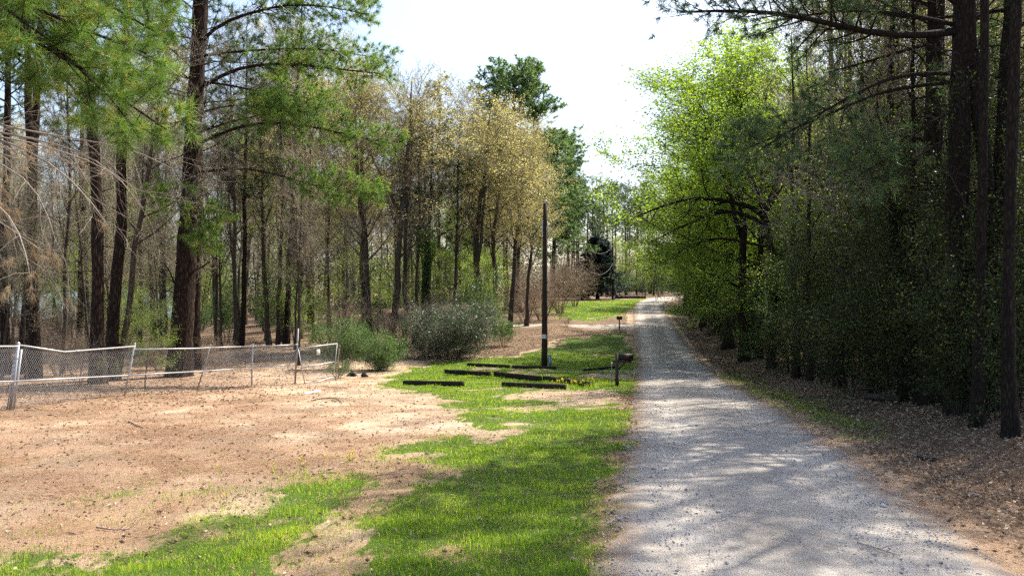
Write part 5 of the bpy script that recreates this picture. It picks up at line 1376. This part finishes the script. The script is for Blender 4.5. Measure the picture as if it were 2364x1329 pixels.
# fallen log at the wood edge
P0, P1 = at(2002, 924), at(2076, 930); lg = thing('fallen_log', 'pale fallen log lying at the edge of the dark wood', 'log', tuple(P0))
mb = MB(); d = P1 - P0; mb.tubes(np.array([[0, 0, .10], d * .5 + [0, 0, .12], d + [0, 0, .11]]), np.array([.10, .095, .085]), 12); obj('trunk', mb.mesh('trunk', [M['grey_bark']], True), lg)
mb = MB(); mb.tubes(np.array([d * .3 + [0, 0, .15], d * .3 + [-.04, -.05, .38]]), np.array([.02, .01]), 6); obj('stub', mb.mesh('stub', [M['grey_bark']], True), lg)
# small brush mound top by the drive
b = at(1308, 752); plant('brush', b[0], b[1], 'low brown scrub on the leafy mound beside the driveway', None, 0, .35)
b = at(1293, 738); plant('brush', b[0], b[1], 'thin dry stalk standing behind the leafy mound', None, 0, .3, sz=.9)

# daffodils and yard flowers
def flowers(name, label, px, py, n, spread, h, seed, sc=1.):
    g = np.random.default_rng(seed); b = at(px, py); o = thing(name, label, 'flowers', tuple(b))
    X = g.normal(size=n) * spread; Yv = g.normal(size=n) * spread * .5; hh = h * (.6 + .5 * g.random(n)); gz = H(b[0] + X, b[1] + Yv) - b[2]
    tip = np.stack([X + g.normal(size=n) * .05, Yv - .03, gz + hh], -1); base = np.stack([X, Yv, gz - .03], -1)
    P_ = np.stack([base, (base + tip) / 2 + g.normal(size=(n, 3)) * .015, tip], 1)
    mb = MB(); mb.tubes(P_, np.full((n, 3), .006 * sc), 4, cap=False)
    nl = n * 4; lb_ = np.repeat(base, 4, 0) + g.normal(size=(nl, 3)) * [.06, .04, 0]; mb.needles(lb_, lb_ + g.normal(size=(nl, 3)) * [.08, .06, .02] + [0, 0, h * .7], .022 * sc, 0, None, g)
    obj('stalks', mb.mesh('stalks', [M['grass']]), o)
    fb_ = MB(); a = np.arange(7) * .897
    D = np.stack([np.cos(a), -.4 + 0 * a, np.sin(a)], -1); fb_.leaves(D * .028 * sc, .055 * sc, .035 * sc, 0, None, g, D)
    fb_.tubes(np.array([[0, 0, 0], [0, -.03 * sc, 0], [0, -.04 * sc, 0]]), np.array([.008, .012, .016]) * sc, 7)
    fm = fb_.mesh('flower', [M['yellow']])
    for i in range(n):
        fo = obj('flower', fm, o, tuple(tip[i])); fo.rotation_euler = (g.normal() * .3, 0, g.normal() * .8)
flowers('daffodil_clump', 'clump of yellow daffodils in front of the middle row timber', 1322, 896, 16, .42, .34, 5, 1.1)
flowers('yellow_wildflowers', 'tall thin yellow wildflowers on the left grass patch edge', 640, 1098, 6, .28, .22, 6, .42)
flowers('yellow_wildflowers', 'pair of yellow wildflowers at the top of the left grass patch', 810, 1066, 3, .05, .14, 7, .55)
flowers('tall_weed', 'tall green weed standing at the edge of the left grass', 522, 1172, 3, .03, .2, 8, .3)

# ------------------------------------------------------------------ ground cover: grass, leaves, straw, gravel
def bandpts(g, y0, y1, dens, u0=-.78, u1=.78):
    n = int(dens * (u1 - u0) * (y1 ** 2 - y0 ** 2) / 2)
    y = np.sqrt(g.uniform(y0 ** 2, y1 ** 2, n)); x = g.uniform(u0, u1, n) * y
    return x, y
def build_grass():
    g = np.random.default_rng(81); mb = MB()
    for y0, y1, dens, hgt, wd, segs in ((4.2, 7.5, 8200, .036, .0036, 2), (7.5, 12, 3300, .042, .0055, 2), (12, 19, 800, .06, .010, 1), (19, 28, 420, .065, .014, 1), (28, 46, 300, .07, .02, 1), (60, 130, 40, .10, .06, 1)):
        x, y = bandpts(g, y0, y1, dens)
        gr, _, _ = zones(x, y, np.where(g.random(len(x)) < .35, .45, .10), g)
        c, w = road_c(y)
        d_ = (gr ** 1.3) * np.clip(.75 + .6 * vnoise(x, y, .22, 94), .15, 1) + .016 * (x < c - w - .2) * (y < 26) * (vnoise(x, y, .7, 91) > .35)
        keep = g.random(len(x)) < d_
        keep &= ~((x > c - w * .9) & (x < c + w * .9))
        x, y = x[keep], y[keep]; n = len(x)
        h = hgt * (.4 + .9 * g.random(n)) * (1 + .6 * vnoise(x, y, .35, 92)) * np.where(g.random(n) < .03, 1.9, 1); a = g.random(n) * 6.28
        b = np.stack([x, y, H(x, y) - .005], -1)
        lean = np.stack([np.cos(a), np.sin(a), 0 * a], -1) * (h * (.2 + .55 * g.random(n)))[:, None]
        tip = b + lean; tip[:, 2] += h
        r = np.clip(.48 + .3 * vnoise(x, y, .6, 93) + .2 * g.normal(size=n), 0, 1)
        yel = g.random(n) < .10; r = np.where(yel, 1., np.minimum(r, .92))
        if segs == 2:
            e = np.cross(lean, [0, 0, 1.]); e /= np.linalg.norm(e, axis=1, keepdims=True) + 1e-9; e *= wd / 2
            mid = b + lean * .3; mid[:, 2] += h * .6
            V = np.stack([b - e, b + e, mid + e * .8, mid - e * .8, tip], 1).reshape(-1, 3); i = np.arange(n)[:, None] * 5
            mb.add(V, q=i + [[0, 1, 2, 3]], t=i + [[3, 2, 4]], r=np.repeat(r, 5))
        else: mb.needles(b, tip, wd, 0, r, g)
    o = obj('grass', mb.mesh('grass', [M['grass']])); tag(o, 'short bright green grass patches along the road and lawn', 'grass', kind='stuff')
    return mb.n
build_grass()

def build_litter():
    g = np.random.default_rng(82); mb = MB()
    for y0, y1, dens, s in ((4.2, 9, 440, .05), (9, 16, 240, .06), (16, 30, 80, .085), (30, 60, 22, .12)):
        x, y = bandpts(g, y0, y1, dens)
        gr, li, st = zones(x, y, .1, g); c, w = road_c(y)
        on = np.abs(x - c) < w * .92
        p = np.where(on, .008, np.clip(li, .06 + .06 * (vnoise(x, y, .8, 99) > .2), 1) * (1 - .88 * gr))
        p = np.maximum(p, .05 * gr)
        k = g.random(len(x)) < p; x, y = x[k], y[k]; n = len(x)
        C = np.stack([x, y, H(x, y) + .012 + .03 * g.random(n) * (x > road_c(y)[0])], -1)
        D = g.normal(size=(n, 3)); D[:, 2] *= .3
        mb.leaves(C, s * (.6 + .9 * g.random(n)), s * (.3 + .3 * g.random(n)), 0, g.random(n), g, D, -1.2)
    tag(obj('leaf_litter', mb.mesh('leaf_litter', [M['litter']])), 'dry brown fallen leaves on the verge and wood floor', 'leaves', kind='stuff')
build_litter()

def build_straw():
    g = np.random.default_rng(83); mb = MB()
    for y0, y1, dens, ln, wd in ((4.2, 8, 4200, .13, .0028), (8, 14, 2400, .15, .0042), (14, 24, 800, .18, .0075)):
        x, y = bandpts(g, y0, y1, dens)
        gr, li, st = zones(x, y, .1, g); c, w = road_c(y)
        on = np.abs(x - c) < w * .8
        p = np.where(on, .012, (np.clip(st, .05, 1) * .75 + li * .12) * (1 - .9 * gr) * np.clip(.45 + 1.1 * vnoise(x, y, .45, 97) + .5 * vnoise(x, y, 1.5, 98), .08, 1))
        k = g.random(len(x)) < p; x, y = x[k], y[k]; n = len(x); a = g.random(n) * 6.28
        l = ln * (.4 + .8 * g.random(n)); x2 = x + np.cos(a) * l; y2 = y + np.sin(a) * l
        A = np.stack([x, y, H(x, y) + .006 + .012 * g.random(n)], -1); B = np.stack([x2, y2, H(x2, y2) + .006 + .02 * g.random(n)], -1)
        e = np.stack([-np.sin(a), np.cos(a), .3 * g.normal(size=n)], -1) * wd / 2
        V = np.stack([A - e, A + e, B], 1).reshape(-1, 3); mb.add(V, t=np.arange(n * 3).reshape(n, 3), r=np.repeat(g.random(n), 3))
    tag(obj('pine_straw', mb.mesh('pine_straw', [M['straw']])), 'reddish fallen pine needles strewn over the sandy yard', 'pine straw', kind='stuff')
build_straw()

OCT = np.array([[1, 0, 0], [-1, 0, 0], [0, 1, 0], [0, -1, 0], [0, 0, 1], [0, 0, -1]], float)
OCF = np.array([[0, 2, 4], [2, 1, 4], [1, 3, 4], [3, 0, 4], [2, 0, 5], [1, 2, 5], [3, 1, 5], [0, 3, 5]])
def stones(name, label, cat, mat, seed, bands, where):
    g = np.random.default_rng(seed); mb = MB()
    for y0, y1, dens, s in bands:
        x, y = bandpts(g, y0, y1, dens, -.7, .8); k = g.random(len(x)) < where(x, y); x, y = x[k], y[k]; n = len(x)
        sz = s * np.exp(g.normal(size=n) * .38); V = OCT[None] * (sz[:, None, None] * (.65 + .6 * g.random((n, 6, 1))) * [1, 1, .65])
        a = g.random(n) * 6.28; ca, sa = np.cos(a)[:, None], np.sin(a)[:, None]
        V = np.stack([V[..., 0] * ca - V[..., 1] * sa, V[..., 0] * sa + V[..., 1] * ca, V[..., 2]], -1)
        V += np.stack([x, y, H(x, y) + .02 + sz * .15], -1)[:, None]
        mb.add(V.reshape(-1, 3), t=(np.arange(n)[:, None, None] * 6 + OCF[None]).reshape(-1, 3), r=np.repeat(g.random(n), 6))
    tag(obj(name, mb.mesh(name, [M[mat]])), label, cat, kind='stuff')
def on_road(x, y):
    c, w = road_c(y); d = np.abs(x - c) / w
    return np.where(d < 1.05, .25 + .75 * np.clip(vnoise(x, y, .7, 95) + .3, 0, 1) * (.4 + .6 * (np.abs(d - .5) > .18)), 0)
stones('gravel', 'loose grey gravel stones scattered over the road', 'gravel', 'stone', 84, ((4.2, 8, 620, .008), (8, 13, 300, .010), (13, 24, 60, .014)), on_road)
def in_soil(x, y):
    gr, li, st = zones(x, y); c, w = road_c(y); rut = np.exp(-((x - (-3.2 + .30 * (y - 5.2))) / .6) ** 2) * (y < 11)
    return np.where(x < c - w, (.10 + .7 * rut) * (1 - gr), .0)
stones('soil_clods', 'small dark clods of soil along the wheel track in the grass', 'soil', 'clod', 85, ((4.2, 9, 170, .010), (9, 15, 40, .014)), in_soil)
